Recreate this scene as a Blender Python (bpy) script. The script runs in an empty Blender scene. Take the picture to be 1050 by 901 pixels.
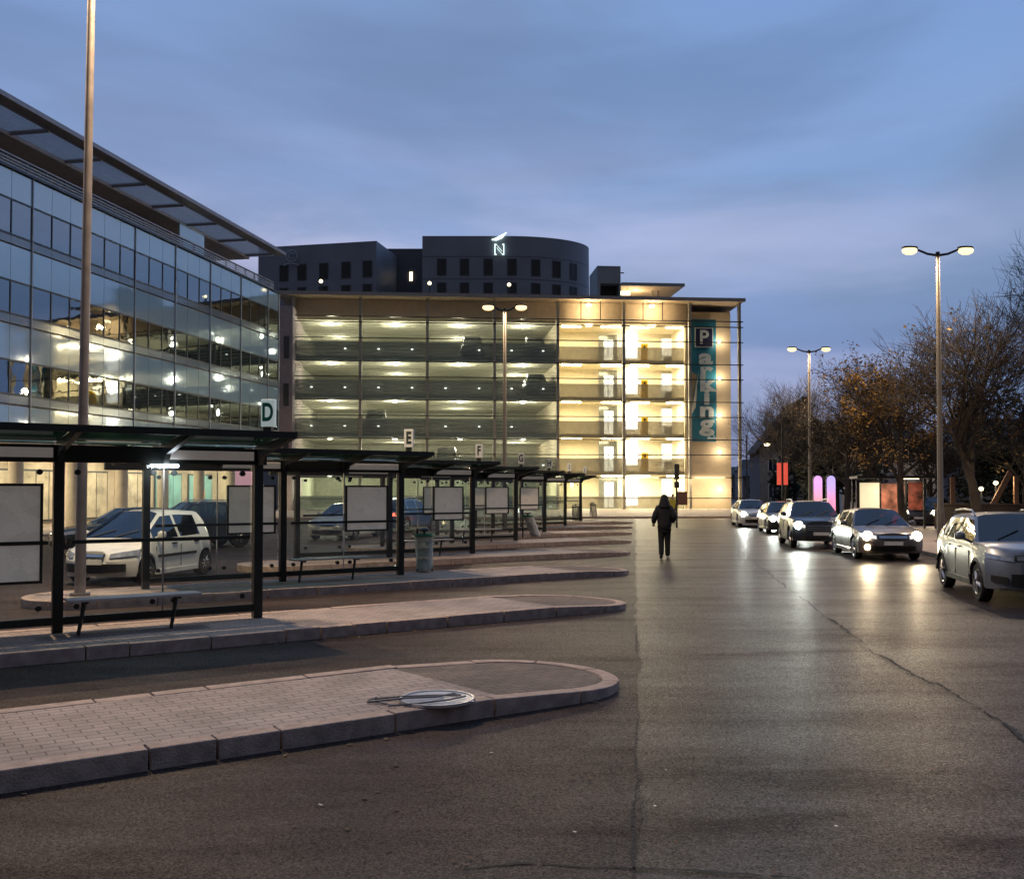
# tuning
SKY_N = 0.02
SKY_S = 1.10
SKY_GLOW = (0.060, 0.053, 0.056)
SKY_STOPS = [(0.0, (0.055, 0.105, 0.25)), (0.08, (0.09, 0.16, 0.36)), (0.17, (0.155, 0.24, 0.455)), (0.25, (0.19, 0.30, 0.53)), (0.42, (0.165, 0.285, 0.56)), (1.0, (0.13, 0.20, 0.36))]
SKY_GREY = (0.138, 0.212, 0.36)
SKY_DARK = (0.108, 0.176, 0.335)
SKY_LILAC = (0.38, 0.42, 0.64)
LAMP_NEAR = 1200
LAMP_E = 650
HEAD_W = 220
SKY_BACK = 0.22
import bpy, bmesh, math, random
from mathutils import Vector, Matrix
random.seed(7)
SC = bpy.context.scene
COL = SC.collection
PI = math.pi
rad = math.radians
EYE = 2.05

# ---------------------------------------------------------------- camera
F = 1000.0
TP = 0.026                      # tan of the upward pitch
pitch = math.atan(TP)
cam_d = bpy.data.cameras.new('camera')
cam = bpy.data.objects.new('camera', cam_d)
COL.objects.link(cam)
cam.location = (0, 0, EYE)
cam.rotation_euler = (PI / 2 + pitch, 0, 0)
cam_d.sensor_fit = 'HORIZONTAL'
cam_d.sensor_width = 36.0
cam_d.lens = 36.0 * F / 1050.0
cam_d.shift_y = 24.5 / 1050.0
cam_d.clip_start = 0.05
cam_d.clip_end = 3000
SC.camera = cam

def ray(px, py):
    xc = (px - 525.0) / F
    yc = (450.5 - py) / F + 0.0245
    f = Vector((0, math.cos(pitch), math.sin(pitch)))
    u = Vector((0, -math.sin(pitch), math.cos(pitch)))
    return Vector((1, 0, 0)) * xc + u * yc + f
def G(px, py, z=0.0):           # survey a point on a level surface
    d = ray(px, py); t = (z - EYE) / d.z
    return Vector((0, 0, EYE)) + d * t
def A(px, py, Y):               # survey a point on the plane at depth Y
    d = ray(px, py)
    return Vector((0, 0, EYE)) + d * (Y / d.y)

# ---------------------------------------------------------------- object helpers
class MB:
    def __init__(self):
        self.v = []; self.f = []
    def add(self, vs, fs):
        n = len(self.v)
        self.v.extend([tuple(p) for p in vs])
        self.f.extend([tuple(i + n for i in q) for q in fs])
        return self
    def box(self, c, s, rz=0.0, m=None):
        hx, hy, hz = s[0] / 2, s[1] / 2, s[2] / 2
        vs = [Vector((x, y, z)) for x in (-hx, hx) for y in (-hy, hy) for z in (-hz, hz)]
        R = m if m is not None else Matrix.Rotation(rz, 3, 'Z')
        vs = [R @ p + Vector(c) for p in vs]
        return self.add(vs, [(0, 1, 3, 2), (4, 6, 7, 5), (0, 4, 5, 1), (2, 3, 7, 6), (0, 2, 6, 4), (1, 5, 7, 3)])
    def bx(self, x0, x1, y0, y1, z0, z1):
        return self.box(((x0 + x1) / 2, (y0 + y1) / 2, (z0 + z1) / 2), (abs(x1 - x0), abs(y1 - y0), abs(z1 - z0)))
    def tube(self, pts, rs, n=8, caps=True):
        pts = [Vector(p) for p in pts]
        if not isinstance(rs, (list, tuple)): rs = [rs] * len(pts)
        rings = []
        for i, p in enumerate(pts):
            if i == 0: d = pts[1] - p
            elif i == len(pts) - 1: d = p - pts[i - 1]
            else: d = pts[i + 1] - pts[i - 1]
            d = d.normalized() if d.length > 1e-9 else Vector((0, 0, 1))
            a = Vector((0, 0, 1)) if abs(d.z) < 0.95 else Vector((1, 0, 0))
            x = d.cross(a).normalized(); y = d.cross(x).normalized()
            rings.append([p + (x * math.cos(2 * PI * k / n) + y * math.sin(2 * PI * k / n)) * rs[i] for k in range(n)])
        vs = [q for r in rings for q in r]; fs = []
        for i in range(len(pts) - 1):
            for k in range(n):
                k2 = (k + 1) % n
                fs.append((i * n + k, i * n + k2, (i + 1) * n + k2, (i + 1) * n + k))
        if caps:
            fs.append(tuple(range(n - 1, -1, -1))); b = (len(pts) - 1) * n
            fs.append(tuple(range(b, b + n)))
        return self.add(vs, fs)
    def lathe(self, prof, n=16, c=(0, 0, 0), wob=None):   # prof: [(r, z)], about the z axis
        c = Vector(c); vs = []; fs = []
        for i, (r, z) in enumerate(prof):
            for k in range(n):
                a = 2 * PI * k / n; rr = r * (wob(i, k) if wob else 1)
                vs.append(c + Vector((rr * math.cos(a), rr * math.sin(a), z)))
        for i in range(len(prof) - 1):
            for k in range(n):
                k2 = (k + 1) % n
                fs.append((i * n + k, i * n + k2, (i + 1) * n + k2, (i + 1) * n + k))
        fs.append(tuple(range(n - 1, -1, -1))); b = (len(prof) - 1) * n
        fs.append(tuple(range(b, b + n)))
        return self.add(vs, fs)
    def prism(self, poly, z0, z1):         # poly: [(x, y)] counter-clockwise
        n = len(poly)
        vs = [(x, y, z0) for x, y in poly] + [(x, y, z1) for x, y in poly]
        fs = [tuple(range(n - 1, -1, -1)), tuple(range(n, 2 * n))]
        fs += [(i, (i + 1) % n, n + (i + 1) % n, n + i) for i in range(n)]
        return self.add(vs, fs)
    def rot(self, M, start=0):
        for i in range(start, len(self.v)):
            self.v[i] = tuple(M @ Vector(self.v[i]))
        return self
    def build(self, name, m, parent=None, smooth=None, bevel=0.0, loc=None, rz=None):
        me = bpy.data.meshes.new(name)
        me.from_pydata(self.v, [], self.f); me.update()
        bm = bmesh.new(); bm.from_mesh(me)
        bmesh.ops.recalc_face_normals(bm, faces=bm.faces[:])
        bm.to_mesh(me); bm.free()
        if smooth is not None:
            me.polygons.foreach_set('use_smooth', [True] * len(me.polygons))
            me.set_sharp_from_angle(angle=rad(smooth))
        me.materials.append(m)
        o = bpy.data.objects.new(name, me); COL.objects.link(o)
        if parent is not None: o.parent = parent
        if loc is not None: o.location = loc
        if rz is not None: o.rotation_euler.z = rz
        if bevel > 0:
            b = o.modifiers.new('bevel', 'BEVEL'); b.width = bevel; b.segments = 2; b.limit_method = 'ANGLE'
        return o

def tag(o, label=None, cat=None, group=None, kind=None):
    if label: o['label'] = label
    if cat: o['category'] = cat
    if group: o['group'] = group
    if kind: o['kind'] = kind
    return o
def empty(name, loc=(0, 0, 0), rz=0.0, label=None, cat=None, group=None):
    o = bpy.data.objects.new(name, None); COL.objects.link(o)
    o.location = loc; o.rotation_euler = (0, 0, rz); o.empty_display_size = 0.2
    return tag(o, label, cat, group)
def struct(o): o['kind'] = 'structure'; return o
KIDS = {}
def copy_tree(o, parent=None):
    c = o.copy(); COL.objects.link(c); c.parent = parent
    for ch in list(o.children): copy_tree(ch, c)
    return c
def light(kind, name, loc, energy, color, parent=None, rot=None, **kw):
    d = bpy.data.lights.new(name, kind); d.energy = energy; d.color = color
    for k, v in kw.items(): setattr(d, k, v)
    o = bpy.data.objects.new(name, d); COL.objects.link(o); o.location = loc
    if rot is not None: o.rotation_euler = rot
    if parent is not None: o.parent = parent
    return o
def text(name, body, size, m, parent, loc, rot, extrude=0.004, align='CENTER', sx=1.0, offset=0.0):
    c = bpy.data.curves.new(name, 'FONT'); c.body = body; c.size = size; c.extrude = extrude
    c.align_x = align; c.align_y = 'CENTER'; c.offset = offset
    t = bpy.data.objects.new(name, c); COL.objects.link(t); bpy.context.view_layer.update()
    me = bpy.data.meshes.new_from_object(t.evaluated_get(bpy.context.evaluated_depsgraph_get()))
    bpy.data.objects.remove(t); me.materials.clear(); me.materials.append(m)
    o = bpy.data.objects.new(name, me); COL.objects.link(o)
    o.location = loc; o.rotation_euler = rot; o.scale = (sx, 1, 1); o.parent = parent
    return o

# ---------------------------------------------------------------- materials
def mat(name, col, rough=0.6, metal=0.0, var=0.12, scale=3.0, bump=0.0, bscale=40.0, emit=None, estr=0.0, spec=0.5, coat=0.0, rvar=0.1):
    m = bpy.data.materials.new(name); m.use_nodes = True
    nt = m.node_tree; N = nt.nodes; L = nt.links
    b = N['Principled BSDF']
    b.inputs['Roughness'].default_value = rough; b.inputs['Metallic'].default_value = metal
    b.inputs['Specular IOR Level'].default_value = spec
    if coat: b.inputs['Coat Weight'].default_value = coat; b.inputs['Coat Roughness'].default_value = 0.06
    tc = N.new('ShaderNodeTexCoord')
    n = N.new('ShaderNodeTexNoise'); n.inputs['Scale'].default_value = scale; n.inputs['Detail'].default_value = 5
    L.new(tc.outputs['Object'], n.inputs['Vector'])
    r = N.new('ShaderNodeValToRGB')
    r.color_ramp.elements[0].position = 0.3; r.color_ramp.elements[1].position = 0.7
    r.color_ramp.elements[0].color = tuple(c * (1 - var) for c in col) + (1,)
    r.color_ramp.elements[1].color = tuple(min(1, c * (1 + var)) for c in col) + (1,)
    L.new(n.outputs['Fac'], r.inputs['Fac']); L.new(r.outputs['Color'], b.inputs['Base Color'])
    if rvar:
        mr = N.new('ShaderNodeMapRange'); mr.inputs['To Min'].default_value = max(0.02, rough - rvar); mr.inputs['To Max'].default_value = min(1, rough + rvar)
        L.new(n.outputs['Fac'], mr.inputs['Value']); L.new(mr.outputs['Result'], b.inputs['Roughness'])
    if bump:
        n2 = N.new('ShaderNodeTexNoise'); n2.inputs['Scale'].default_value = bscale; n2.inputs['Detail'].default_value = 4
        L.new(tc.outputs['Object'], n2.inputs['Vector'])
        bp = N.new('ShaderNodeBump'); bp.inputs['Strength'].default_value = bump; bp.inputs['Distance'].default_value = 0.02
        L.new(n2.outputs['Fac'], bp.inputs['Height']); L.new(bp.outputs['Normal'], b.inputs['Normal'])
    if emit:
        b.inputs['Emission Color'].default_value = tuple(emit) + (1,); b.inputs['Emission Strength'].default_value = estr
    return m
def glow(name, col, s):
    m = bpy.data.materials.new(name); m.use_nodes = True
    b = m.node_tree.nodes['Principled BSDF']
    b.inputs['Base Color'].default_value = (0.8, 0.8, 0.8, 1)
    b.inputs['Emission Color'].default_value = tuple(col) + (1,); b.inputs['Emission Strength'].default_value = s
    return m
def glassmat(name, tint=(1, 1, 1), refl=1.0, rough=0.02, dirt=0.0, ior=1.5, dirtcol=(0.5, 0.5, 0.48)):
    m = bpy.data.materials.new(name); m.use_nodes = True
    nt = m.node_tree; N = nt.nodes; L = nt.links
    N.remove(N['Principled BSDF']); out = N['Material Output']
    t = N.new('ShaderNodeBsdfTransparent'); t.inputs['Color'].default_value = tuple(tint) + (1,)
    g = N.new('ShaderNodeBsdfGlossy'); g.inputs['Roughness'].default_value = rough; g.inputs['Color'].default_value = (0.95, 0.97, 1, 1)
    fr = N.new('ShaderNodeFresnel'); fr.inputs['IOR'].default_value = ior
    mul = N.new('ShaderNodeMath'); mul.operation = 'MULTIPLY'; mul.inputs[1].default_value = refl; mul.use_clamp = True
    L.new(fr.outputs[0], mul.inputs[0])
    mx = N.new('ShaderNodeMixShader'); L.new(mul.outputs[0], mx.inputs[0]); L.new(t.outputs[0], mx.inputs[1]); L.new(g.outputs[0], mx.inputs[2])
    last = mx
    if dirt:
        d = N.new('ShaderNodeBsdfDiffuse'); d.inputs['Color'].default_value = tuple(dirtcol) + (1,)
        tc = N.new('ShaderNodeTexCoord'); n = N.new('ShaderNodeTexNoise'); n.inputs['Scale'].default_value = 2.2; n.inputs['Detail'].default_value = 8
        L.new(tc.outputs['Object'], n.inputs['Vector'])
        mr = N.new('ShaderNodeMapRange'); mr.inputs['From Min'].default_value = 0.4; mr.inputs['From Max'].default_value = 0.75
        mr.inputs['To Min'].default_value = dirt * 0.3; mr.inputs['To Max'].default_value = dirt
        L.new(n.outputs['Fac'], mr.inputs['Value'])
        m2 = N.new('ShaderNodeMixShader'); L.new(mr.outputs[0], m2.inputs[0]); L.new(mx.outputs[0], m2.inputs[1]); L.new(d.outputs[0], m2.inputs[2]); last = m2
    L.new(last.outputs[0], out.inputs['Surface'])
    return m

def asphalt(name='asphalt', smin=0.28, smax=1.0, tone=(1, 1, 1), rmin=0.28):
    m = bpy.data.materials.new(name); m.use_nodes = True
    nt = m.node_tree; N = nt.nodes; L = nt.links; b = N['Principled BSDF']
    tc = N.new('ShaderNodeTexCoord')
    def noise(s, d=5, rough=0.6):
        n = N.new('ShaderNodeTexNoise'); n.inputs['Scale'].default_value = s; n.inputs['Detail'].default_value = d; n.inputs['Roughness'].default_value = rough
        L.new(tc.outputs['Object'], n.inputs['Vector']); return n
    big = noise(0.22, 6, 0.65); mid = noise(2.2, 6); fine = noise(34, 3, 0.75)
    vor = N.new('ShaderNodeTexVoronoi'); vor.inputs['Scale'].default_value = 42; L.new(tc.outputs['Object'], vor.inputs['Vector'])
    r = N.new('ShaderNodeValToRGB'); r.color_ramp.elements[0].position = 0.32; r.color_ramp.elements[1].position = 0.68
    r.color_ramp.elements[0].color = (0.027 * tone[0], 0.0215 * tone[1], 0.0195 * tone[2], 1); r.color_ramp.elements[1].color = (0.050 * tone[0], 0.040 * tone[1], 0.036 * tone[2], 1)
    L.new(big.outputs['Fac'], r.inputs['Fac'])
    r2 = N.new('ShaderNodeValToRGB'); r2.color_ramp.elements[0].position = 0.3; r2.color_ramp.elements[1].position = 0.72
    r2.color_ramp.elements[0].color = (0.55, 0.55, 0.55, 1); r2.color_ramp.elements[1].color = (1.35, 1.33, 1.3, 1)
    L.new(mid.outputs['Fac'], r2.inputs['Fac'])
    mx = N.new('ShaderNodeMix'); mx.data_type = 'RGBA'; mx.blend_type = 'MULTIPLY'; mx.inputs[0].default_value = 0.5
    L.new(r.outputs[0], mx.inputs[6]); L.new(r2.outputs[0], mx.inputs[7])
    # aggregate: stones of two sizes, each with its own tone, tilt and polish
    def stones(sc):
        v = N.new('ShaderNodeTexVoronoi'); v.inputs['Scale'].default_value = sc; L.new(tc.outputs['Object'], v.inputs['Vector'])
        sp = N.new('ShaderNodeSeparateColor'); L.new(v.outputs['Color'], sp.inputs[0]); return v, sp
    v1, s1 = stones(85); v2, s2 = stones(190)
    def ramp(src, c0, c1, p0=0.0, p1=1.0):
        q = N.new('ShaderNodeMapRange'); q.inputs['From Min'].default_value = p0; q.inputs['From Max'].default_value = p1
        q.inputs['To Min'].default_value = c0; q.inputs['To Max'].default_value = c1; L.new(src, q.inputs['Value']); return q.outputs[0]
    t1 = ramp(s1.outputs[0], 0.45, 1.5); t2 = ramp(s2.outputs[0], 0.6, 1.4)
    tm = N.new('ShaderNodeMath'); tm.operation = 'MULTIPLY'; L.new(t1, tm.inputs[0]); L.new(t2, tm.inputs[1])
    cmb = N.new('ShaderNodeCombineColor')
    for i in range(3): L.new(tm.outputs[0], cmb.inputs[i])
    mx2 = N.new('ShaderNodeMix'); mx2.data_type = 'RGBA'; mx2.blend_type = 'MULTIPLY'; mx2.inputs[0].default_value = 0.9
    L.new(mx.outputs[2], mx2.inputs[6]); L.new(cmb.outputs[0], mx2.inputs[7]); L.new(mx2.outputs[2], b.inputs['Base Color'])
    L.new(ramp(s1.outputs[1], rmin, rmin + 0.3), b.inputs['Roughness'])
    # traffic-polished and oily streaks along and across the lanes
    mp = N.new('ShaderNodeMapping'); mp.inputs['Scale'].default_value = (0.28, 1.1, 1); mp.inputs['Rotation'].default_value = (0, 0, rad(-8)); L.new(tc.outputs['Object'], mp.inputs['Vector'])
    stn = N.new('ShaderNodeTexNoise'); stn.inputs['Scale'].default_value = 1.0; stn.inputs['Detail'].default_value = 7; stn.inputs['Roughness'].default_value = 0.65; L.new(mp.outputs[0], stn.inputs['Vector'])
    sg = N.new('ShaderNodeMath'); sg.operation = 'MULTIPLY'; L.new(ramp(s1.outputs[2], 0.15, 1.0), sg.inputs[0]); L.new(ramp(stn.outputs['Fac'], smin, smax, 0.36, 0.62), sg.inputs[1])
    L.new(sg.outputs[0], b.inputs['Specular IOR Level'])
    hA = N.new('ShaderNodeMath'); hA.operation = 'MULTIPLY_ADD'; hA.inputs[1].default_value = -0.8; L.new(v1.outputs['Distance'], hA.inputs[0]); L.new(s1.outputs[0], hA.inputs[2])
    hB = N.new('ShaderNodeMath'); hB.operation = 'MULTIPLY_ADD'; hB.inputs[1].default_value = 0.5; L.new(s2.outputs[1], hB.inputs[0]); L.new(hA.outputs[0], hB.inputs[2])
    bp = N.new('ShaderNodeBump'); bp.inputs['Strength'].default_value = 0.35; bp.inputs['Distance'].default_value = 0.004
    L.new(hB.outputs[0], bp.inputs['Height']); L.new(bp.outputs['Normal'], b.inputs['Normal'])
    return m
def paving(name, c1, c2, mortar, bw, bh, rough=0.75):
    m = bpy.data.materials.new(name); m.use_nodes = True
    nt = m.node_tree; N = nt.nodes; L = nt.links; b = N['Principled BSDF']
    tc = N.new('ShaderNodeTexCoord')
    br = N.new('ShaderNodeTexBrick'); br.inputs['Scale'].default_value = 1.0
    br.inputs['Brick Width'].default_value = bw; br.inputs['Row Height'].default_value = bh; br.inputs['Mortar Size'].default_value = 0.007
    br.inputs['Color1'].default_value = c1 + (1,); br.inputs['Color2'].default_value = c2 + (1,); br.inputs['Mortar'].default_value = mortar + (1,)
    br.inputs['Mortar Smooth'].default_value = 0.3
    L.new(tc.outputs['Object'], br.inputs['Vector'])
    n = N.new('ShaderNodeTexNoise'); n.inputs['Scale'].default_value = 1.6; n.inputs['Detail'].default_value = 7; L.new(tc.outputs['Object'], n.inputs['Vector'])
    r = N.new('ShaderNodeValToRGB'); r.color_ramp.elements[0].position = 0.28; r.color_ramp.elements[1].position = 0.7
    r.color_ramp.elements[0].color = (0.55, 0.53, 0.52, 1); r.color_ramp.elements[1].color = (1.15, 1.13, 1.12, 1)
    L.new(n.outputs['Fac'], r.inputs['Fac'])
    n3 = N.new('ShaderNodeTexNoise'); n3.inputs['Scale'].default_value = 45; n3.inputs['Detail'].default_value = 4; L.new(tc.outputs['Object'], n3.inputs['Vector'])
    mx = N.new('ShaderNodeMix'); mx.data_type = 'RGBA'; mx.blend_type = 'MULTIPLY'; mx.inputs[0].default_value = 0.8
    L.new(br.outputs['Color'], mx.inputs[6]); L.new(r.outputs[0], mx.inputs[7])
    r3 = N.new('ShaderNodeValToRGB'); r3.color_ramp.elements[0].position = 0.3; r3.color_ramp.elements[1].position = 0.7
    r3.color_ramp.elements[0].color = (0.6, 0.6, 0.6, 1); r3.color_ramp.elements[1].color = (1.3, 1.3, 1.3, 1); L.new(n3.outputs['Fac'], r3.inputs['Fac'])
    mx2 = N.new('ShaderNodeMix'); mx2.data_type = 'RGBA'; mx2.blend_type = 'MULTIPLY'; mx2.inputs[0].default_value = 0.5
    L.new(mx.outputs[2], mx2.inputs[6]); L.new(r3.outputs[0], mx2.inputs[7]); L.new(mx2.outputs[2], b.inputs['Base Color'])
    b.inputs['Roughness'].default_value = rough
    su = N.new('ShaderNodeMath'); su.operation = 'MULTIPLY_ADD'; su.inputs[1].default_value = -1.0
    L.new(br.outputs['Fac'], su.inputs[0]); L.new(n3.outputs['Fac'], su.inputs[2])
    bp = N.new('ShaderNodeBump'); bp.inputs['Strength'].default_value = 0.6; bp.inputs['Distance'].default_value = 0.006
    L.new(su.outputs[0], bp.inputs['Height']); L.new(bp.outputs['Normal'], b.inputs['Normal'])
    return m
def screenmat(name, col, alpha):
    m = mat(name, col, 0.5, 0.3)
    m.node_tree.nodes['Principled BSDF'].inputs['Alpha'].default_value = alpha
    return m

def mapmat():
    # a printed street map, a faint glow added to brighten it: pale paper, fine street lines, grey blocks
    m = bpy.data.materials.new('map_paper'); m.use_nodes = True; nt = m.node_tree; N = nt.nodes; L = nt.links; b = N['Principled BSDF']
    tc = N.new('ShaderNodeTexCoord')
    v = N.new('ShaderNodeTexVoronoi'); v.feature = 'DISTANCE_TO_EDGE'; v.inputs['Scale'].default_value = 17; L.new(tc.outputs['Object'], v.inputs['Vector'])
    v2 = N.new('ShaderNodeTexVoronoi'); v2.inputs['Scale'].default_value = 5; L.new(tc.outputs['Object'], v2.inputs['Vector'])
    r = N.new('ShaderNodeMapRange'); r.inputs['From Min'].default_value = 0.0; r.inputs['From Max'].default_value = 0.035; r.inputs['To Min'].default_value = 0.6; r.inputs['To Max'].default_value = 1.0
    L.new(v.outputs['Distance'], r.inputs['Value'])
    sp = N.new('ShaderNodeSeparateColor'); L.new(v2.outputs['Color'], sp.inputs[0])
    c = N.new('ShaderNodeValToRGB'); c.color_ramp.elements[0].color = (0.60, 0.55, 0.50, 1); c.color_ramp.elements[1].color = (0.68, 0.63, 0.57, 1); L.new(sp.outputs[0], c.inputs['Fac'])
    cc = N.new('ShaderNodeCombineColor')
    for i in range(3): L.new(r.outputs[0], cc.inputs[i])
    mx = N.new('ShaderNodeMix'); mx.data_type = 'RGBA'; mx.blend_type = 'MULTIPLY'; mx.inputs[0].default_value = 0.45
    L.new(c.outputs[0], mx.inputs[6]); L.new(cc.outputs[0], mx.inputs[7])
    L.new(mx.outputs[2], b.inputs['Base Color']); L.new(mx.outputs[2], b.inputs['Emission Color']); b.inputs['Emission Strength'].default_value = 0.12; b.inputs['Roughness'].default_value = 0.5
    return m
M = {}
M['asphalt'] = asphalt('asphalt', 0.04, 0.30, (1.16, 1.08, 1.04), 0.30)
M['apron'] = asphalt('bay_asphalt', 0.05, 0.28, (1.18, 1.09, 1.05), 0.40)
M['paver'] = paving('pink_pavers', (0.35, 0.292, 0.27), (0.28, 0.236, 0.220), (0.12, 0.10, 0.095), 0.22, 0.11)
M['infill'] = paving('worn_infill', (0.17, 0.135, 0.115), (0.12, 0.10, 0.088), (0.05, 0.045, 0.04), 0.22, 0.11, 0.85)
M['slabs'] = paving('pavement_slabs', (0.33, 0.27, 0.24), (0.29, 0.245, 0.22), (0.14, 0.12, 0.11), 0.6, 0.4)
M['kerb'] = mat('granite_kerb', (0.33, 0.25, 0.215), 0.75, var=0.3, scale=7, bump=0.5, bscale=60)
M['tar'] = mat('tar_seam', (0.008, 0.007, 0.007), 0.8, var=0.4, scale=20, bump=0.4)
M['black'] = mat('black_steel', (0.012, 0.016, 0.015), 0.38, 0.2, var=0.3)
M['galv'] = mat('galvanised_steel', (0.22, 0.20, 0.185), 0.5, 0.4, var=0.2, scale=9)
M['bronze'] = mat('grey_painted_pole', (0.30, 0.255, 0.225), 0.5, 0.3, var=0.18, scale=4)
M['alu'] = mat('brushed_aluminium', (0.55, 0.55, 0.55), 0.35, 0.7)
M['clear'] = glassmat('shelter_glass', (0.95, 0.98, 0.965), 1.0, dirt=0.05)
M['roofglass'] = glassmat('green_roof_glass', (0.20, 0.33, 0.27), 0.6, 0.10, dirt=0.5, dirtcol=(0.09, 0.15, 0.115))
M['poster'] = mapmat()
M['panelgrey'] = mat('frosted_name_panel', (0.80, 0.75, 0.72), 0.5, var=0.08, emit=(1, 0.92, 0.87), estr=0.09)  # weak glow added to brighten the panel, no lamp behind it
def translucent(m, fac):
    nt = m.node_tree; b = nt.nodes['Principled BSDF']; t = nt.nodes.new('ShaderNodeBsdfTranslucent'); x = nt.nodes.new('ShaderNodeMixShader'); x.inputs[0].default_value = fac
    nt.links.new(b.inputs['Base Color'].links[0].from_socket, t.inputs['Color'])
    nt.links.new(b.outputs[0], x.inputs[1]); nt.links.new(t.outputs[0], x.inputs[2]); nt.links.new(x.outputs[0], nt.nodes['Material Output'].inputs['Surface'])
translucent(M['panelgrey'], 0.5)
M['white'] = mat('white_plastic', (0.72, 0.74, 0.73), 0.45, var=0.06)
M['mint'] = mat('sign_backlit_white', (0.75, 0.8, 0.78), 0.5, var=0.05, emit=(0.78, 0.92, 0.86), estr=0.22)
M['signink'] = mat('sign_letter_ink', (0.015, 0.03, 0.03), 0.6)
M['signgreen'] = mat('sign_letter_green', (0.0, 0.16, 0.085), 0.6)
M['benchwood'] = mat('bench_slats_grey', (0.46, 0.43, 0.42), 0.45, 0.2)
M['strip'] = glow('white_tube_light', (0.82, 0.93, 1.0), 14.0)
M['sodium'] = glow('street_lamp_glow', (1.0, 0.68, 0.29), 2.1)
M['pole'] = mat('street_lamp_pole', (0.13, 0.115, 0.10), 0.5, 0.3)
M['hl_white'] = glow('headlamp_white', (0.93, 1.0, 0.92), 25.0)
M['hl_warm'] = glow('headlamp_warm', (1.0, 0.80, 0.48), 14.0)
M['fog'] = glow('fog_lamp_warm', (1.0, 0.72, 0.36), 10.0)
M['lens'] = mat('headlamp_lens', (0.35, 0.37, 0.40), 0.08, 0.4, var=0.3, scale=12, rvar=0.02)
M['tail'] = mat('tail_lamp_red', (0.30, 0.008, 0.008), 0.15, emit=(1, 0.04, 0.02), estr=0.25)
M['tail_on'] = glow('tail_lamp_lit', (1, 0.08, 0.04), 5.0)
M['carwin'] = glassmat('car_window_glass', (0.24, 0.29, 0.31), 1.8, 0.02, ior=1.55)
M['seat'] = mat('car_seat_cloth', (0.03, 0.03, 0.033), 0.8)
M['carglass'] = mat('car_glass', (0.010, 0.018, 0.040), 0.05, 0.0, var=0.2, spec=0.9, rvar=0.02)
M['tyre'] = mat('tyre_rubber', (0.012, 0.012, 0.012), 0.75, bump=0.2)
M['rim'] = mat('alloy_rim', (0.5, 0.5, 0.5), 0.3, 0.85)
M['rimgap'] = mat('wheel_shadow_disc', (0.01, 0.01, 0.01), 0.7)
M['trim'] = mat('black_trim', (0.012, 0.012, 0.013), 0.5)
M['chrome'] = mat('chrome_trim', (0.6, 0.6, 0.6), 0.15, 0.95)
M['plate'] = mat('plate_white', (0.7, 0.7, 0.66), 0.4)
M['ink'] = mat('plate_ink', (0.02, 0.02, 0.02), 0.5)
# ---------------------------------------------------------------- world: dusk under a broken cloud deck
W = bpy.data.worlds.new('World'); SC.world = W; W.use_nodes = True
nt = W.node_tree; N = nt.nodes; L = nt.links
for n in list(N): N.remove(n)
out = N.new('ShaderNodeOutputWorld')
SUN_EL, SUN_ROT = rad(1.0), rad(-20)
sky = N.new('ShaderNodeTexSky'); sky.sky_type = 'NISHITA'; sky.sun_disc = False
sky.sun_elevation = SUN_EL; sky.sun_rotation = SUN_ROT
b1 = N.new('ShaderNodeBackground'); b1.inputs['Strength'].default_value = SKY_N
L.new(sky.outputs[0], b1.inputs['Color'])
tc = N.new('ShaderNodeTexCoord'); sep = N.new('ShaderNodeSeparateXYZ'); L.new(tc.outputs['Generated'], sep.inputs[0])
base = N.new('ShaderNodeValToRGB'); base.color_ramp.interpolation = 'B_SPLINE'
els = base.color_ramp.elements
stops = SKY_STOPS
els[0].position, els[0].color = stops[0][0], stops[0][1] + (1,)
els[1].position, els[1].color = stops[-1][0], stops[-1][1] + (1,)
for p, c in stops[1:-1]:
    e = els.new(p); e.color = c + (1,)
L.new(sep.outputs['Z'], base.inputs['Fac'])
def cloud(sx, sz, seed, lo, hi, rot=0.0, detail=5):
    mp = N.new('ShaderNodeMapping'); mp.inputs['Scale'].default_value = (sx, sx, sz); mp.inputs['Location'].default_value = (seed, seed * 0.7, seed * 1.3)
    mp.inputs['Rotation'].default_value = (0, rot, 0)
    L.new(tc.outputs['Generated'], mp.inputs['Vector'])
    n = N.new('ShaderNodeTexNoise'); n.inputs['Scale'].default_value = 1.0; n.inputs['Detail'].default_value = detail; n.inputs['Roughness'].default_value = 0.5; n.inputs['Distortion'].default_value = 0.4
    L.new(mp.outputs[0], n.inputs['Vector'])
    r = N.new('ShaderNodeMapRange'); r.interpolation_type = 'SMOOTHERSTEP'; r.inputs['From Min'].default_value = lo; r.inputs['From Max'].default_value = hi
    L.new(n.outputs['Fac'], r.inputs['Value']); return r
def mixc(fac, a, b, amt=None):
    mx = N.new('ShaderNodeMix'); mx.data_type = 'RGBA'
    if amt is not None:
        mu = N.new('ShaderNodeMath'); mu.operation = 'MULTIPLY'; mu.inputs[1].default_value = amt; L.new(fac, mu.inputs[0]); fac = mu.outputs[0]
    L.new(fac, mx.inputs[0]); L.new(a, mx.inputs[6])
    if isinstance(b, tuple): mx.inputs[7].default_value = b + (1,)
    else: L.new(b, mx.inputs[7])
    return mx.outputs[2]
c1 = cloud(1.6, 6.0, 3.1, 0.40, 0.62, 0.10, 7)
c2 = cloud(2.4, 11.0, 8.3, 0.42, 0.74, 0.06)
c3 = cloud(1.5, 6.5, 5.7, 0.42, 0.64, -0.1, 7)
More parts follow.
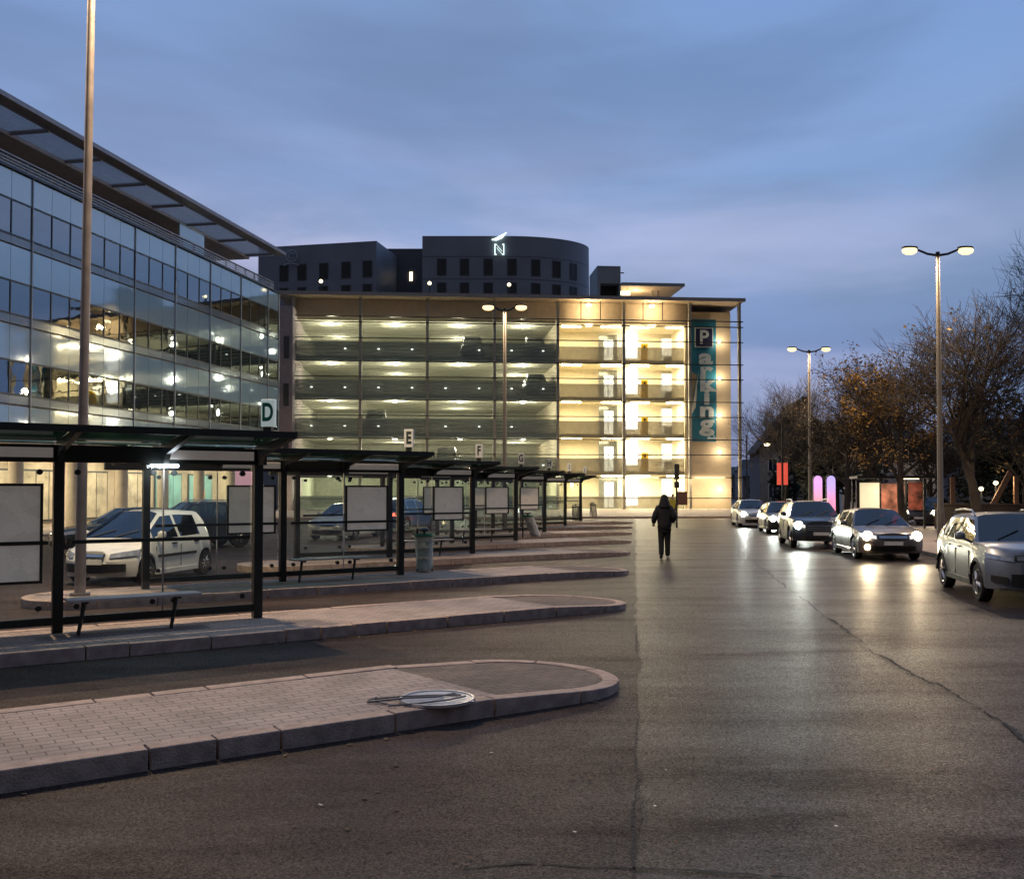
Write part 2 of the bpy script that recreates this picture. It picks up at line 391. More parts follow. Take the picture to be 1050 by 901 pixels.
# the cloud veil fills the middle and right of the view, the upper left stays clear blue
sid = N.new('ShaderNodeMapRange'); sid.interpolation_type = 'SMOOTHSTEP'; sid.inputs['From Min'].default_value = -0.52; sid.inputs['From Max'].default_value = 0.05
L.new(sep.outputs['X'], sid.inputs['Value'])
veil = N.new('ShaderNodeMath'); veil.operation = 'MULTIPLY'; L.new(c1.outputs[0], veil.inputs[0]); L.new(sid.outputs[0], veil.inputs[1])
col = mixc(veil.outputs[0], base.outputs[0], SKY_GREY, 0.75)
col = mixc(c3.outputs[0], col, SKY_DARK, 0.62)
low = N.new('ShaderNodeMapRange'); low.interpolation_type = 'SMOOTHSTEP'; low.inputs['From Min'].default_value = 0.40; low.inputs['From Max'].default_value = 0.2
L.new(sep.outputs['Z'], low.inputs['Value'])
st = N.new('ShaderNodeMath'); st.operation = 'MULTIPLY'; L.new(c2.outputs[0], st.inputs[0]); L.new(low.outputs[0], st.inputs[1])
col = mixc(st.outputs[0], col, SKY_LILAC, 0.5)
# the pale break under the cloud base
bz = N.new('ShaderNodeMapRange'); bz.interpolation_type = 'SMOOTHSTEP'; bz.inputs['From Min'].default_value = 0.055; bz.inputs['From Max'].default_value = 0.0
bd = N.new('ShaderNodeMath'); bd.operation = 'SUBTRACT'; bd.inputs[1].default_value = 0.243; L.new(sep.outputs['Z'], bd.inputs[0])
ba = N.new('ShaderNodeMath'); ba.operation = 'ABSOLUTE'; L.new(bd.outputs[0], ba.inputs[0]); L.new(ba.outputs[0], bz.inputs['Value'])
c4 = cloud(2.6, 9.0, 1.9, 0.36, 0.62, 0.05, 6)
bm_ = N.new('ShaderNodeMath'); bm_.operation = 'MULTIPLY'; L.new(bz.outputs[0], bm_.inputs[0]); L.new(c4.outputs[0], bm_.inputs[1])
rt = N.new('ShaderNodeMapRange'); rt.interpolation_type = 'SMOOTHSTEP'; rt.inputs['From Min'].default_value = 0.0; rt.inputs['From Max'].default_value = 0.4; rt.inputs['To Min'].default_value = 1.0; rt.inputs['To Max'].default_value = 0.35
L.new(sep.outputs['X'], rt.inputs['Value'])
bm2 = N.new('ShaderNodeMath'); bm2.operation = 'MULTIPLY'; L.new(bm_.outputs[0], bm2.inputs[0]); L.new(rt.outputs[0], bm2.inputs[1])
col = mixc(bm2.outputs[0], col, SKY_LILAC, 0.7)
# the side of the sky away from the after-glow, behind the viewer, is already night
bk = N.new('ShaderNodeMapRange'); bk.interpolation_type = 'SMOOTHSTEP'; bk.inputs['From Min'].default_value = -0.55; bk.inputs['From Max'].default_value = 0.55; bk.inputs['To Min'].default_value = SKY_BACK; bk.inputs['To Max'].default_value = SKY_S
yz = N.new('ShaderNodeMath'); yz.operation = 'MULTIPLY_ADD'; yz.inputs[1].default_value = 0.8; L.new(sep.outputs['Z'], yz.inputs[0]); L.new(sep.outputs['Y'], yz.inputs[2]); L.new(yz.outputs[0], bk.inputs['Value'])
bk.inputs['To Min'].default_value = 0.0; bk.inputs['To Max'].default_value = 1.0
mxg = N.new('ShaderNodeMix'); mxg.data_type = 'RGBA'; mxg.inputs[6].default_value = SKY_GLOW + (1,); L.new(bk.outputs[0], mxg.inputs[0]); L.new(col, mxg.inputs[7])
b2 = N.new('ShaderNodeBackground'); b2.inputs['Strength'].default_value = SKY_S; L.new(mxg.outputs[2], b2.inputs['Color'])
add = N.new('ShaderNodeAddShader'); L.new(b1.outputs[0], add.inputs[0]); L.new(b2.outputs[0], add.inputs[1])
L.new(add.outputs[0], out.inputs['Surface'])
# after-glow of the sun that has gone behind the clouds
light('SUN', 'sun', (0, 0, 50), 0.03, (1, 0.9, 0.8), rot=(PI / 2 - rad(4), 0, rad(20) + PI), angle=rad(30))

SC.view_settings.view_transform = 'Standard'; SC.view_settings.look = 'None'
SC.view_settings.exposure = 0.14; SC.view_settings.gamma = 1.0; SC.view_settings.use_curve_mapping = False
cy = SC.cycles
cy.use_denoising = True; cy.denoiser = 'OPENIMAGEDENOISE'
cy.max_bounces = 7; cy.diffuse_bounces = 2; cy.glossy_bounces = 4; cy.transmission_bounces = 4; cy.transparent_max_bounces = 24
cy.caustics_reflective = False; cy.caustics_refractive = False; cy.sample_clamp_indirect = 4.0; cy.blur_glossy = 0.5
cy.use_light_tree = True

# ---------------------------------------------------------------- ground
g = MB(); g.add([(-400, -60, 0), (400, -60, 0), (400, 900, 0), (-400, 900, 0)], [(0, 1, 2, 3)])
struct(g.build('ground', M['asphalt']))

a0, a1 = G(655, 1400), G(652, 520)
_r = random.Random(5); edge = []; o_ = 0; s_ = 0.0
while s_ < 1:
    o_ = o_ * 0.9 + _r.gauss(0, 0.012); q = a0.lerp(a1, s_); edge.append((q.x + o_, q.y, 0.004)); s_ += 0.0012
edge.append((a1.x, a1.y, 0.004))
ap = MB()
for q0, q1 in zip(edge, edge[1:]): ap.add([(-60, q0[1], 0.004), q0, q1, (-60, q1[1], 0.004)], [(0, 1, 2, 3)])
struct(ap.build('bus_bay_apron', M['apron']))
U = Vector((math.sin(rad(56)), math.cos(rad(56)), 0))
NV = Vector((-U.y, U.x, 0))
RZ = math.atan2(U.y, U.x)
NOSE = [Vector((-0.01 + 0.80 * k, 9.41 + 6.3 * k, 0)) * 1.079 for k in range(8)]
POST = [None] + [Vector((-3.48 + 1.2 * (k - 1), 13.35 + 6.6 * (k - 1), 0)) * 1.079 for k in range(1, 8)]
KH = 0.16
def seam(name, pts, w, seed, z=0.008):
    w = w * 0.55
    """a ragged crack: a chain of short uneven chips with gaps, and small side cracks"""
    rnd = random.Random(seed); P = []
    for i in range(len(pts) - 1):
        a, b = Vector(pts[i]), Vector(pts[i + 1]); n = max(2, int((b - a).length / 0.045))
        for k in range(n): P.append(a.lerp(b, k / n))
    m = MB(); off = 0; slow = 0; prev = None
    for i in range(len(P) - 1):
        d = (P[i + 1] - P[i]).normalized(); nrm = Vector((-d.y, d.x, 0))
        off = off * 0.86 + rnd.gauss(0, w * 0.16); slow = slow * 0.93 + rnd.gauss(0, 0.22)
        ww = w * max(0.04, 0.34 + 0.42 * slow + rnd.gauss(0, 0.12)) * 0.5
        c = P[i] + nrm * off; cur = ((c.x + nrm.x * ww, c.y + nrm.y * ww, z), (c.x - nrm.x * ww, c.y - nrm.y * ww, z))
        if prev is not None and rnd.random() > 0.06: m.add([prev[0], prev[1], cur[1], cur[0]], [(0, 1, 2, 3)])
        prev = cur
        if rnd.random() < 0.025:
            q = c.copy(); dd = (d * rnd.uniform(-1, 1) + nrm * rnd.choice((-1, 1))).normalized()
            for k in range(rnd.randint(2, 6)):
                q2 = q + dd * 0.05 + Vector((rnd.gauss(0, 0.012), rnd.gauss(0, 0.012), 0)); wq = w * 0.10
                nn = Vector((-dd.y, dd.x, 0)) * wq
                m.add([(q.x + nn.x, q.y + nn.y, z + 0.0006), (q.x - nn.x, q.y - nn.y, z + 0.0006), (q2.x - nn.x * 0.7, q2.y - nn.y * 0.7, z + 0.0006), (q2.x + nn.x * 0.7, q2.y + nn.y * 0.7, z + 0.0006)], [(0, 1, 2, 3)]); q = q2
    return struct(m.build(name, M['tar']))
def gp(*q): return [G(x, y) for x, y in q]
seam('road_seam', gp((756, 563), (800, 597), (860, 641), (900, 671), (955, 702), (960, 700), (1000, 722), (1060, 762), (1180, 850)), 0.13, 1)
seam('road_seam', gp((652, 901), (649, 840), (653, 800), (651, 760), (652, 722)), 0.06, 2)
seam('road_seam', gp((653, 670), (652, 640)), 0.04, 3)
seam('road_seam', gp((480, 892), (530, 886), (590, 889), (660, 893), (730, 894), (800, 901), (870, 910)), 0.07, 4)
seam('road_seam', gp((590, 862), (620, 852), (652, 838), (680, 800)), 0.02, 5)
seam('road_seam', gp((880, 583), (930, 598), (1000, 621), (1060, 643)), 0.09, 6)
seam('road_seam', gp((655, 802), (700, 804), (755, 812)), 0.02, 8)
seam('road_seam', gp((770, 832), (850, 826), (930, 834)), 0.02, 9)
seam('road_seam', gp((300, 560), (210, 566), (150, 575)), 0.05, 7)

# ---------------------------------------------------------------- bus islands
def island(k, Ltot, R=1.02):
    root = empty('bus_island', tuple(NOSE[k] + U * 0.12), RZ); struct(root)
    kw = 0.17
    def outline(r, z):
        pts = []
        for i in range(13):
            a = -PI / 2 + PI * i / 12; pts.append((r * math.cos(a), r * math.sin(a)))
        cx = -Ltot + R
        for i in range(13):
            a = PI / 2 + PI * i / 12; pts.append((cx + r * math.cos(a), r * math.sin(a)))
        return pts
    xi = -0.95
    top = MB(); ri = R - kw
    poly = [(xi + 0.10, -ri), (xi - 0.10, ri)]
    cx = -Ltot + R
    poly += [(cx + ri * math.cos(PI / 2 + PI * i / 12), ri * math.sin(PI / 2 + PI * i / 12)) for i in range(13)]
    top.prism(poly, 0.0, KH - 0.006); top.build('paving', M['paver'], root)
    inf = MB(); poly = [(xi - 0.085, ri), (xi + 0.115, -ri)]
    poly += [(ri * math.cos(-PI / 2 + PI * i / 12), ri * math.sin(-PI / 2 + PI * i / 12)) for i in range(13)]
    inf.prism(poly, 0.0, KH - 0.012); inf.v = [(x, y, z - (0.085 * max(0.0, min(1.0, (x + 0.95) / 1.9)) if z > 0.01 else 0)) for x, y, z in inf.v]; inf.build('nose_infill', M['infill'], root)
    DROP = lambda v: [(x, y, z - (0.085 * max(0.0, min(1.0, (x + 0.95) / 1.9)) if z > 0.01 else 0)) for x, y, z in v]
    # kerb stones, one metre long on the straights, curved ones round the nose
    kb = MB(); path = [(-Ltot + R, -R)]
    x = -Ltot + R; stones = []
    while x < -1e-3:
        x2 = min(0.0, x + random.Random(k * 99 + int(x * 7)).choice([1.0, 1.0, 1.0, 0.5])); 
        if x2 > -0.3: x2 = 0.0
        stones.append(('s', x, x2)); x = x2
    gap = 0.008
    for s in stones:
        for sg in (-1, 1):
            y0, y1 = sorted((sg * R, sg * (R - kw)))
            jr = random.Random(int(s[1] * 1000) + k * 7 + sg); j1, j2 = jr.gauss(0, 0.003), jr.gauss(0, 0.004)
            kb.bx(s[1] + gap, s[2] - gap, y0 + j2, y1 + j2, -0.05, KH + j1)
    for cx, a0 in ((0, -PI / 2), (-Ltot + R, PI / 2)):
        for j in range(4):
            aa, ab = a0 + PI * j / 4 + gap, a0 + PI * (j + 1) / 4 - gap; q = 6
            o1 = [(cx + R * math.cos(aa + (ab - aa) * i / q), R * math.sin(aa + (ab - aa) * i / q)) for i in range(q + 1)]
            o2 = [(cx + (R - kw) * math.cos(aa + (ab - aa) * i / q), (R - kw) * math.sin(aa + (ab - aa) * i / q)) for i in range(q, -1, -1)]
            kb.prism(o1 + o2, -0.05, KH)
    kb.v = DROP(kb.v); kb.build('kerb', M['kerb'], root, bevel=0.010)
    return root
ILEN = [14.0, 12.0, 12.4, 11.4, 10.6, 10.0, 9.6, 9.2]
for k in range(8): island(k, ILEN[k])

# ---------------------------------------------------------------- bus shelters
LET = [None, 'D', 'E', 'F', 'G', 'H', 'I', 'J']
BAY = 2.70; HB = 2.24; HT = 2.47; HF = 2.60; FR = 1.42
def shelter(k, nb=2):
    ch = LET[k]; p = POST[k]
    root = empty('bus_shelter', (p.x, p.y, KH), RZ, 'glass bus shelter with black frame under the %s sign' % ch, 'bus shelter', 'glass bus shelters on the islands')
    LX = -BAY * nb
    for i in range(nb + 1):
        MB().bx(-BAY * i - 0.065, -BAY * i + 0.065, -0.065, 0.065, 0, HB + 0.05).build('post', M['black'], root, bevel=0.008)
    MB().bx(LX - 0.75, 0.12, -0.05, 0.07, HB, HT).build('header_beam', M['black'], root)
    for i in range(2 * nb + 1):
        x = -BAY / 2 * i
        for (y1, z1) in ((-FR, HF),):
            m = MB(); w = 0.035
            prof = [(0.06, HB + 0.02), (0.06, HT + 0.03), (-0.1, HT + 0.06), (y1, z1 + 0.03), (y1, z1 - 0.03), (-0.25, HT - 0.10), (-0.12, HB)]
            vs = [(x - w, y, z) for y, z in prof] + [(x + w, y, z) for y, z in prof]; n = len(prof)
            m.add(vs, [tuple(range(n)), tuple(range(2 * n - 1, n - 1, -1))] + [(j, j + n, (j + 1) % n + n, (j + 1) % n) for j in range(n)])
            m.build('roof_arm', M['black'], root)
        m = MB(); m.add([(x - w, 0.07, HT - 0.12), (x - w, 0.07, HT), (x - w, 0.62, HT + 0.12), (x - w, 0.62, HT + 0.07), (x + w, 0.07, HT - 0.12), (x + w, 0.07, HT), (x + w, 0.62, HT + 0.12), (x + w, 0.62, HT + 0.07)],
              [(0, 1, 2, 3), (7, 6, 5, 4), (0, 4, 5, 1), (1, 5, 6, 2), (2, 6, 7, 3), (3, 7, 4, 0)]); m.build('rear_arm', M['black'], root)
    for i in range(2 * nb):
        xa, xb = -BAY / 2 * i - 0.04, -BAY / 2 * (i + 1) + 0.04
        m = MB(); zz = 0.012
        m.add([(xa, -0.08, HT + 0.05), (xb, -0.08, HT + 0.05), (xb, -FR, HF + 0.04), (xa, -FR, HF + 0.04), (xa, -0.08, HT + 0.05 + zz), (xb, -0.08, HT + 0.05 + zz), (xb, -FR, HF + 0.04 + zz), (xa, -FR, HF + 0.04 + zz)],
              [(0, 1, 2, 3), (7, 6, 5, 4), (0, 4, 5, 1), (1, 5, 6, 2), (2, 6, 7, 3), (3, 7, 4, 0)])
        m.build('roof_panel', M['roofglass'], root)
        m = MB(); m.add([(xa, 0.08, HT + 0.02), (xb, 0.08, HT + 0.02), (xb, 0.64, HT + 0.13), (xa, 0.64, HT + 0.13), (xa, 0.08, HT + 0.035), (xb, 0.08, HT + 0.035), (xb, 0.64, HT + 0.145), (xa, 0.64, HT + 0.145)],
              [(0, 1, 2, 3), (7, 6, 5, 4), (0, 4, 5, 1), (1, 5, 6, 2), (2, 6, 7, 3), (3, 7, 4, 0)])
        m.build('rear_roof_panel', M['roofglass'], root)
    MB().bx(LX - 0.04, 0.04, -FR - 0.03, -FR, HF - 0.03, HF + 0.06).build('roof_edge', M['black'], root)
    # walls: two panes a bay, clamps, rails, maps
    for b in range(nb):
        xr, xl = -BAY * b - 0.10, -BAY * (b + 1) + 0.10; xm = (xr + xl) / 2
        for x0, x1 in ((xl, xm - 0.012), (xm + 0.012, xr)):
            pane = MB().bx(x0, x1, -0.006, 0.006, 0.2, HB - 0.02).build('glass_pane', M['clear'], root)
            c = MB()
            for cx, cz in ((x0 + 0.13, 0.33), (x1 - 0.13, 0.33), (x0 + 0.13, HB - 0.13), (x1 - 0.13, HB - 0.13)):
                c.tube([(cx, -0.03, cz), (cx, 0.03, cz)], 0.038, 12)
            c.build('clamp', M['black'], pane)
        MB().bx(xm - 0.009, xm + 0.009, -0.007, 0.007, 0.2, HB - 0.02).build('glass_joint', M['galv'] if k == 1 else M['alu'], root)
        MB().bx(xl - 0.03, xr + 0.03, -0.04, 0.04, 0.10, 0.20).build('bottom_rail', M['black'], root)
        MB().bx(xl + 0.05, xr - 0.03, -0.075, -0.03, 1.16, 1.21).build('lean_rail', M['black'], root)
        if not (k == 1 and b == 0):
            w = 1.0; x0 = xm + 0.02 if b == 0 else xm + 0.18; z0, z1 = 0.98, 1.96
            if k == 1: z0, x0 = 0.66, x0 - 0.02
            if k in (6, 7): continue
            fr = MB()
            for q in ((x0, x0 + 0.035, z0, z1), (x0 + w - 0.035, x0 + w, z0, z1), (x0 + 0.035, x0 + w - 0.035, z1 - 0.035, z1), (x0 + 0.035, x0 + w - 0.035, z0, z0 + 0.035)):
                fr.bx(q[0], q[1], -0.06, -0.012, q[2], q[3])
            f = fr.build('map_case', M['black'], root)
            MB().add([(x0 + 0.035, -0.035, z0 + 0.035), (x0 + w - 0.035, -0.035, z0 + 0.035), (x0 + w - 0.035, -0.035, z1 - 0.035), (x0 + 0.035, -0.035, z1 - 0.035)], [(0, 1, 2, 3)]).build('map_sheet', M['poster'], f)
    # frosted panel under the header with its slanted end
    for b in range(nb):
        xr = -BAY * b - 0.08; m = MB()
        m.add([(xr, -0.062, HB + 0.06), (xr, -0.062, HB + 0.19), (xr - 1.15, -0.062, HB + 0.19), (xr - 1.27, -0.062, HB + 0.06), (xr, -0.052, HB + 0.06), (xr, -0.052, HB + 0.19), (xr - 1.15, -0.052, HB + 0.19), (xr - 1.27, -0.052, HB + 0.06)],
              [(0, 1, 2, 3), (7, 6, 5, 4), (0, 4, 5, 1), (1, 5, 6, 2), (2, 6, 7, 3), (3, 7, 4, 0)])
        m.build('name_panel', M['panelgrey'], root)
    if k in (1,):
        MB().bx(-1.55, -1.18, -0.13, -0.07, HB - 0.05, HB - 0.012).build('strip_light', M['strip'], root)
        light('AREA', 'tube_lamp', (-1.36, -0.2, HB - 0.06), 7, (0.8, 0.92, 1), root, (0, 0, 0), shape='RECTANGLE', size=0.4, size_y=0.06)
    # letter flag on the roof, facing along the lane of islands
    zs = HT + 0.30; sg = empty('letter_sign', (0.05, -0.30, zs), -RZ + rad(-10 if k != 7 else -22)); sg.parent = root
    if k == 7: sg.rotation_euler.y = rad(9)
    MB().bx(-0.105, 0.105, -0.04, 0.04, 0.02, 0.42).build('sign_box', M['mint'] if k == 1 else M['white'], sg, bevel=0.01)
    MB().bx(-0.06, 0.06, -0.05, 0.05, -0.12, 0.02).build('sign_foot', M['black'], sg)
    text('letter', ch, 0.36, M['signgreen'] if k == 1 else M['signink'], sg, (0, -0.042, 0.22), (PI / 2, 0, 0), 0.003, sx=0.66, offset=0.012)
    return root
for k in range(1, 8): shelter(k)

BL = {1: 'long grey bench on two feet inside the D shelter', 2: 'grey bench on two splayed feet inside the E shelter', 3: 'grey bench inside the F shelter', 4: 'grey bench inside the G shelter'}
proto = None
for k in (1, 2, 3, 4):
    if proto is None:
        proto = empty('bench', (0, 0, 0), RZ)
        MB().bx(-0.85, 0.85, -0.17, 0.17, 0.44, 0.475).build('seat', M['benchwood'], proto, bevel=0.008)
        for sx in (-0.62, 0.55):
            m = MB(); m.tube([(sx, 0.02, 0.44), (sx - 0.03, 0.0, 0.25), (sx - 0.08, -0.02, 0.0)], [0.03, 0.025, 0.025], 8)
            m.bx(sx - 0.02, sx + 0.02, -0.15, 0.15, 0.41, 0.44); m.build('leg', M['black'], proto)
        b = proto
    else: b = copy_tree(proto)
    c = POST[k] + U * (-1.82) + NV * (-0.42)
    b.location = (c.x, c.y, KH); tag(b, BL[k], 'bench', 'benches inside the shelters')

# litter bins with their clear sacks
M['binrim'] = mat('green_bin_rim', (0.02, 0.16, 0.07), 0.4)
M['bag'] = glassmat('clear_bin_sack', (0.80, 0.86, 0.80), 1.2, 0.25, dirt=1.0, dirtcol=(0.74, 0.82, 0.74))
M['whitebag'] = glassmat('milky_bin_sack', (0.72, 0.72, 0.68), 1.2, 0.3, dirt=1.0, dirtcol=(0.82, 0.80, 0.72))
M['rubbish'] = mat('bagged_rubbish', (0.10, 0.10, 0.085), 0.8, var=0.7, scale=14)
def bin_(loc, lab, kind, tilt=0.0, rz=0.0):
    root = empty('litter_bin', loc, rz, lab, 'litter bin', 'litter bins with plastic sacks on the islands')
    rnd = random.Random(int(loc[1] * 10))
    m = MB(); m.tube([(-0.17, 0.12, 0), (-0.17, 0.12, 0.98)], 0.025, 8); m.tube([(0.17, 0.12, 0), (0.17, 0.12, 0.86)], 0.018, 8); m.build('stand', M['black'] if kind else M['binrim'], root)
    rim = MB(); pts = [(0.21 * math.cos(a), 0.21 * math.sin(a), 0.83) for a in [2 * PI * i / 20 for i in range(21)]]
    rim.tube(pts, 0.032, 8, False); rim.lathe([(0.235, 0.80), (0.235, 0.87), (0.215, 0.87), (0.215, 0.80)], 20); rim.build('rim', M['binrim'] if kind != 2 else M['trim'], root, smooth=40)
    lid = MB(); lid.lathe([(0.13, 0.92), (0.12, 0.97), (0.05, 1.0)], 14, (0, 0.02, 0)); lid.tube([(0, 0.02, 0.85), (0, 0.02, 0.93)], 0.03, 6); lid.build('lid', M['trim'], root, smooth=40)
    wr = [[1 + rnd.uniform(-0.10, 0.10) for _ in range(24)] for _ in range(12)]
    prof = [(0.14, 0.03), (0.18, 0.06), (0.195, 0.16), (0.185, 0.32), (0.20, 0.48), (0.195, 0.64), (0.205, 0.78), (0.225, 0.84)]
    bag = MB(); bag.lathe(prof, 24, wob=lambda i, k: wr[i][k])
    if tilt:
        bag.v = [(x + tilt * (0.83 - z), y, z) for x, y, z in bag.v]
    bag.build('sack', M['bag'] if kind == 1 else M['whitebag'], root, smooth=60)
    if kind == 1:
        rb = MB(); rb.lathe([(0.10, 0.05), (0.15, 0.10), (0.165, 0.18), (0.12, 0.27), (0.03, 0.30)], 14, wob=lambda i, k: wr[i][k]); rb.build('rubbish', M['rubbish'], root, smooth=60)
    return root
q = G(435, 586, KH); bin_((q.x, q.y, KH), 'litter bin with green rim and clear sack beside the E shelter', 1)
q = G(541, 551, KH); bin_((q.x, q.y, KH), 'green rimmed litter bin with its pale sack blown sideways beside the G shelter', 3, 0.42, 0.1)
q = G(590, 534, KH); bin_((q.x, q.y - 0.2, KH), 'pale sack litter bin just right of the I shelter post', 2)
q = G(608, 530.5, KH); bin_((q.x, q.y, KH), 'farthest litter bin with a white sack, in front of the lit lobby', 2, 0.12)

# the torn down round sign lying on the nearest island
q = G(448, 718, KH)
root = empty('fallen_sign', (q.x, q.y, KH), 0.2, 'round blue grey sign lying flat with loose metal straps on the nearest paving', 'sign')
M['signblue'] = mat('dull_sign_face', (0.33, 0.37, 0.45), 0.4, var=0.25, scale=5)
MB().lathe([(0.0, 0.012), (0.315, 0.012), (0.315, 0.02), (0.0, 0.02)], 40).build('sign_disc', M['signblue'], root)
MB().lathe([(0.335, 0.006), (0.335, 0.03), (0.312, 0.03), (0.312, 0.006), (0.335, 0.006)], 40).build('sign_rim', M['alu'], root)
MB().bx(0.06, 0.30, -0.20, 0.10, 0.021, 0.023).build('pale_patch', M['plate'], root)
for i, pts in enumerate([[(-0.55, 0.13, 0.012), (-0.30, 0.10, 0.03), (0.05, 0.06, 0.035), (0.2, 0.02, 0.035)], [(-0.62, 0.0, 0.012), (-0.3, -0.03, 0.04), (0.0, -0.02, 0.04), (0.16, 0.08, 0.04), (0.22, 0.02, 0.035)],
                         [(-0.45, -0.18, 0.012), (-0.2, -0.22, 0.03), (0.1, -0.16, 0.04), (0.25, -0.05, 0.04)], [(-0.52, 0.2, 0.01), (-0.6, 0.1, 0.01), (-0.45, -0.1, 0.012)]]):
    MB().tube(pts, 0.009, 6).build('metal_strap', M['galv'], root)

# ---------------------------------------------------------------- the near mast at the left
q = G(82, 610, KH)
root = empty('lamp_mast', (q.x, q.y, KH), 0, 'tall slender grey lamp mast rising out of the picture beside the D shelter', 'street lamp')
MB().tube([(0, 0, 0), (0.02, 0, 3.0), (0.10, 0, 13.0)], [0.095, 0.085, 0.06], 20).build('pole', M['bronze'], root, smooth=40)
MB().tube([(0, 0, 0), (0, 0, 0.04)], 0.17, 20).build('base_plate', M['galv'], root)
def twin_head(root, h, span, d, glow_m, energy, col, dx=0.0):
    ax = Vector((math.cos(d), math.sin(d), 0))
    for s in (-1, 1):
        arm = MB(); a = Vector((dx, 0, h - 0.25)); e = a + ax * s * span + Vector((0, 0, 0.22))
        arm.tube([a, a.lerp(e, 0.5) + Vector((0, 0, -0.05)), e], [0.05, 0.045, 0.04], 8); arm.build('arm', M['trim'], root)
        hd = MB(); c = e + ax * s * 0.28
        for i, (t, r) in enumerate(()): pass
        prof = [(0.05, -0.26), (0.11, -0.2), (0.14, 0.0), (0.12, 0.16), (0.05, 0.24)]
        hd.lathe(prof, 14)
        R = Matrix.Rotation(d if s > 0 else d + PI, 3, 'Z') @ Matrix.Rotation(PI / 2, 3, 'Y')
        hd.v = [tuple(R @ Vector((x * 0.45, y, z * 1.15)) + c + Vector((0, 0, 0.075))) for x, y, z in hd.v]
        hdo = hd.build('lamp_head', M['trim'], root, smooth=50)
        gl = MB(); gl.lathe([(0.02, -0.16), (0.09, -0.145), (0.15, -0.08), (0.165, 0.0), (0.14, 0.07)], 16)
        R2 = Matrix.Rotation(d, 3, 'Z'); gl.v = [tuple(R2 @ Vector((x * 1.75, y, z)) + c + Vector((0, 0, -0.03))) for x, y, z in gl.v]
        gl.build('lamp_bowl', glow_m, root, smooth=60)
        light('AREA', 'lamp_light', (c.x, c.y, c.z - 0.24), energy, col, root, (0, 0, 0), shape='DISK', size=0.3)
    MB().tube([(dx, 0, h - 0.35), (dx, 0, h - 0.12)], 0.075, 10).build('bracket', M['trim'], root)
WARM = (1.0, 0.73, 0.45)
twin_head(root, 13.1, 1.1, rad(-10), M['sodium'], LAMP_NEAR, WARM, 0.10)

def street_lamp(px, ytop, Y, pl, pr, lab, energy, base_z=0.12, thick=0.11):
    top = A(px, ytop, Y)
    root = empty('street_lamp', (top.x, Y, base_z), 0, lab, 'street lamp', 'twin headed street lamps along the road')
    h = top.z - base_z + 0.25
    m = MB(); m.tube([(0, 0, 0), (0, 0, 1.2), (0, 0, 1.25), (0, 0, h - 0.2)], [thick * 1.25, thick * 1.2, thick, thick * 0.6], 12); m.build('pole', M['pole'], root, smooth=40)
    MB().tube([(0, 0, 0), (0, 0, 0.03)], 0.22, 12).build('base_plate', M['galv'], root)
    span = (pr - pl) / 2 * Y / F - 0.28
    twin_head(root, h, span, 0.0, M['sodium'], energy, WARM)
    return root
street_lamp(961.5, 262, 36, 932, 990, 'tallest looking twin headed street lamp, beside the silver crossover', LAMP_E)
street_lamp(829.5, 361, 62, 812, 847, 'twin headed street lamp above the row of oncoming cars', LAMP_E)
street_lamp(517.5, 319, 48, 500, 534, 'twin headed street lamp standing among the shelters before the car park', LAMP_E)
# ---------------------------------------------------------------- glass office building on the left
def facadeglass(name, tint, base, mult, wav=0.02, rough=0.02, opaque=None):
    m = bpy.data.materials.new(name); m.use_nodes = True
    nt = m.node_tree; N = nt.nodes; L = nt.links
    N.remove(N['Principled BSDF']); out = N['Material Output']
    if opaque:
        t = N.new('ShaderNodeBsdfDiffuse'); t.inputs['Color'].default_value = opaque + (1,)
    else:
        t = N.new('ShaderNodeBsdfTransparent'); t.inputs['Color'].default_value = tint + (1,)
    g = N.new('ShaderNodeBsdfGlossy'); g.inputs['Roughness'].default_value = rough; g.inputs['Color'].default_value = (0.86, 0.95, 1.0, 1)
    tc = N.new('ShaderNodeTexCoord'); n = N.new('ShaderNodeTexNoise'); n.inputs['Scale'].default_value = 0.9; n.inputs['Detail'].default_value = 2
    L.new(tc.outputs['Object'], n.inputs['Vector'])
    bp = N.new('ShaderNodeBump'); bp.inputs['Strength'].default_value = wav; bp.inputs['Distance'].default_value = 0.35
    L.new(n.outputs['Fac'], bp.inputs['Height']); L.new(bp.outputs['Normal'], g.inputs['Normal'])
    fr = N.new('ShaderNodeFresnel'); fr.inputs['IOR'].default_value = 1.5
    mu = N.new('ShaderNodeMath'); mu.operation = 'MULTIPLY_ADD'; mu.inputs[1].default_value = mult; mu.inputs[2].default_value = base; mu.use_clamp = True
    L.new(fr.outputs[0], mu.inputs[0])
    mx = N.new('ShaderNodeMixShader'); L.new(mu.outputs[0], mx.inputs[0]); L.new(t.outputs[0], mx.inputs[1]); L.new(g.outputs[0], mx.inputs[2])
    L.new(mx.outputs[0], out.inputs['Surface'])
    return m
M['vision'] = facadeglass('vision_glass', (0.30, 0.36, 0.38), 0.30, 0.9, 0.012)
M['spandrel'] = facadeglass('pale_spandrel_glass', (0, 0, 0), 0.26, 1.0, 0.012, 0.06, (0.48, 0.66, 0.70))
M['spandrel2'] = facadeglass('grey_spandrel_strip', (0, 0, 0), 0.12, 0.7, 0.012, 0.12, (0.26, 0.29, 0.30))
M['mull'] = mat('silver_mullion', (0.42, 0.44, 0.46), 0.5, 0.3)
M['mulldark'] = mat('dark_glazing_bar', (0.07, 0.08, 0.09), 0.4, 0.3)
M['beige'] = mat('beige_render', (0.50, 0.43, 0.34), 0.8, var=0.1)
M['pinkwall'] = mat('pinkish_concrete', (0.36, 0.30, 0.30), 0.85, var=0.1)
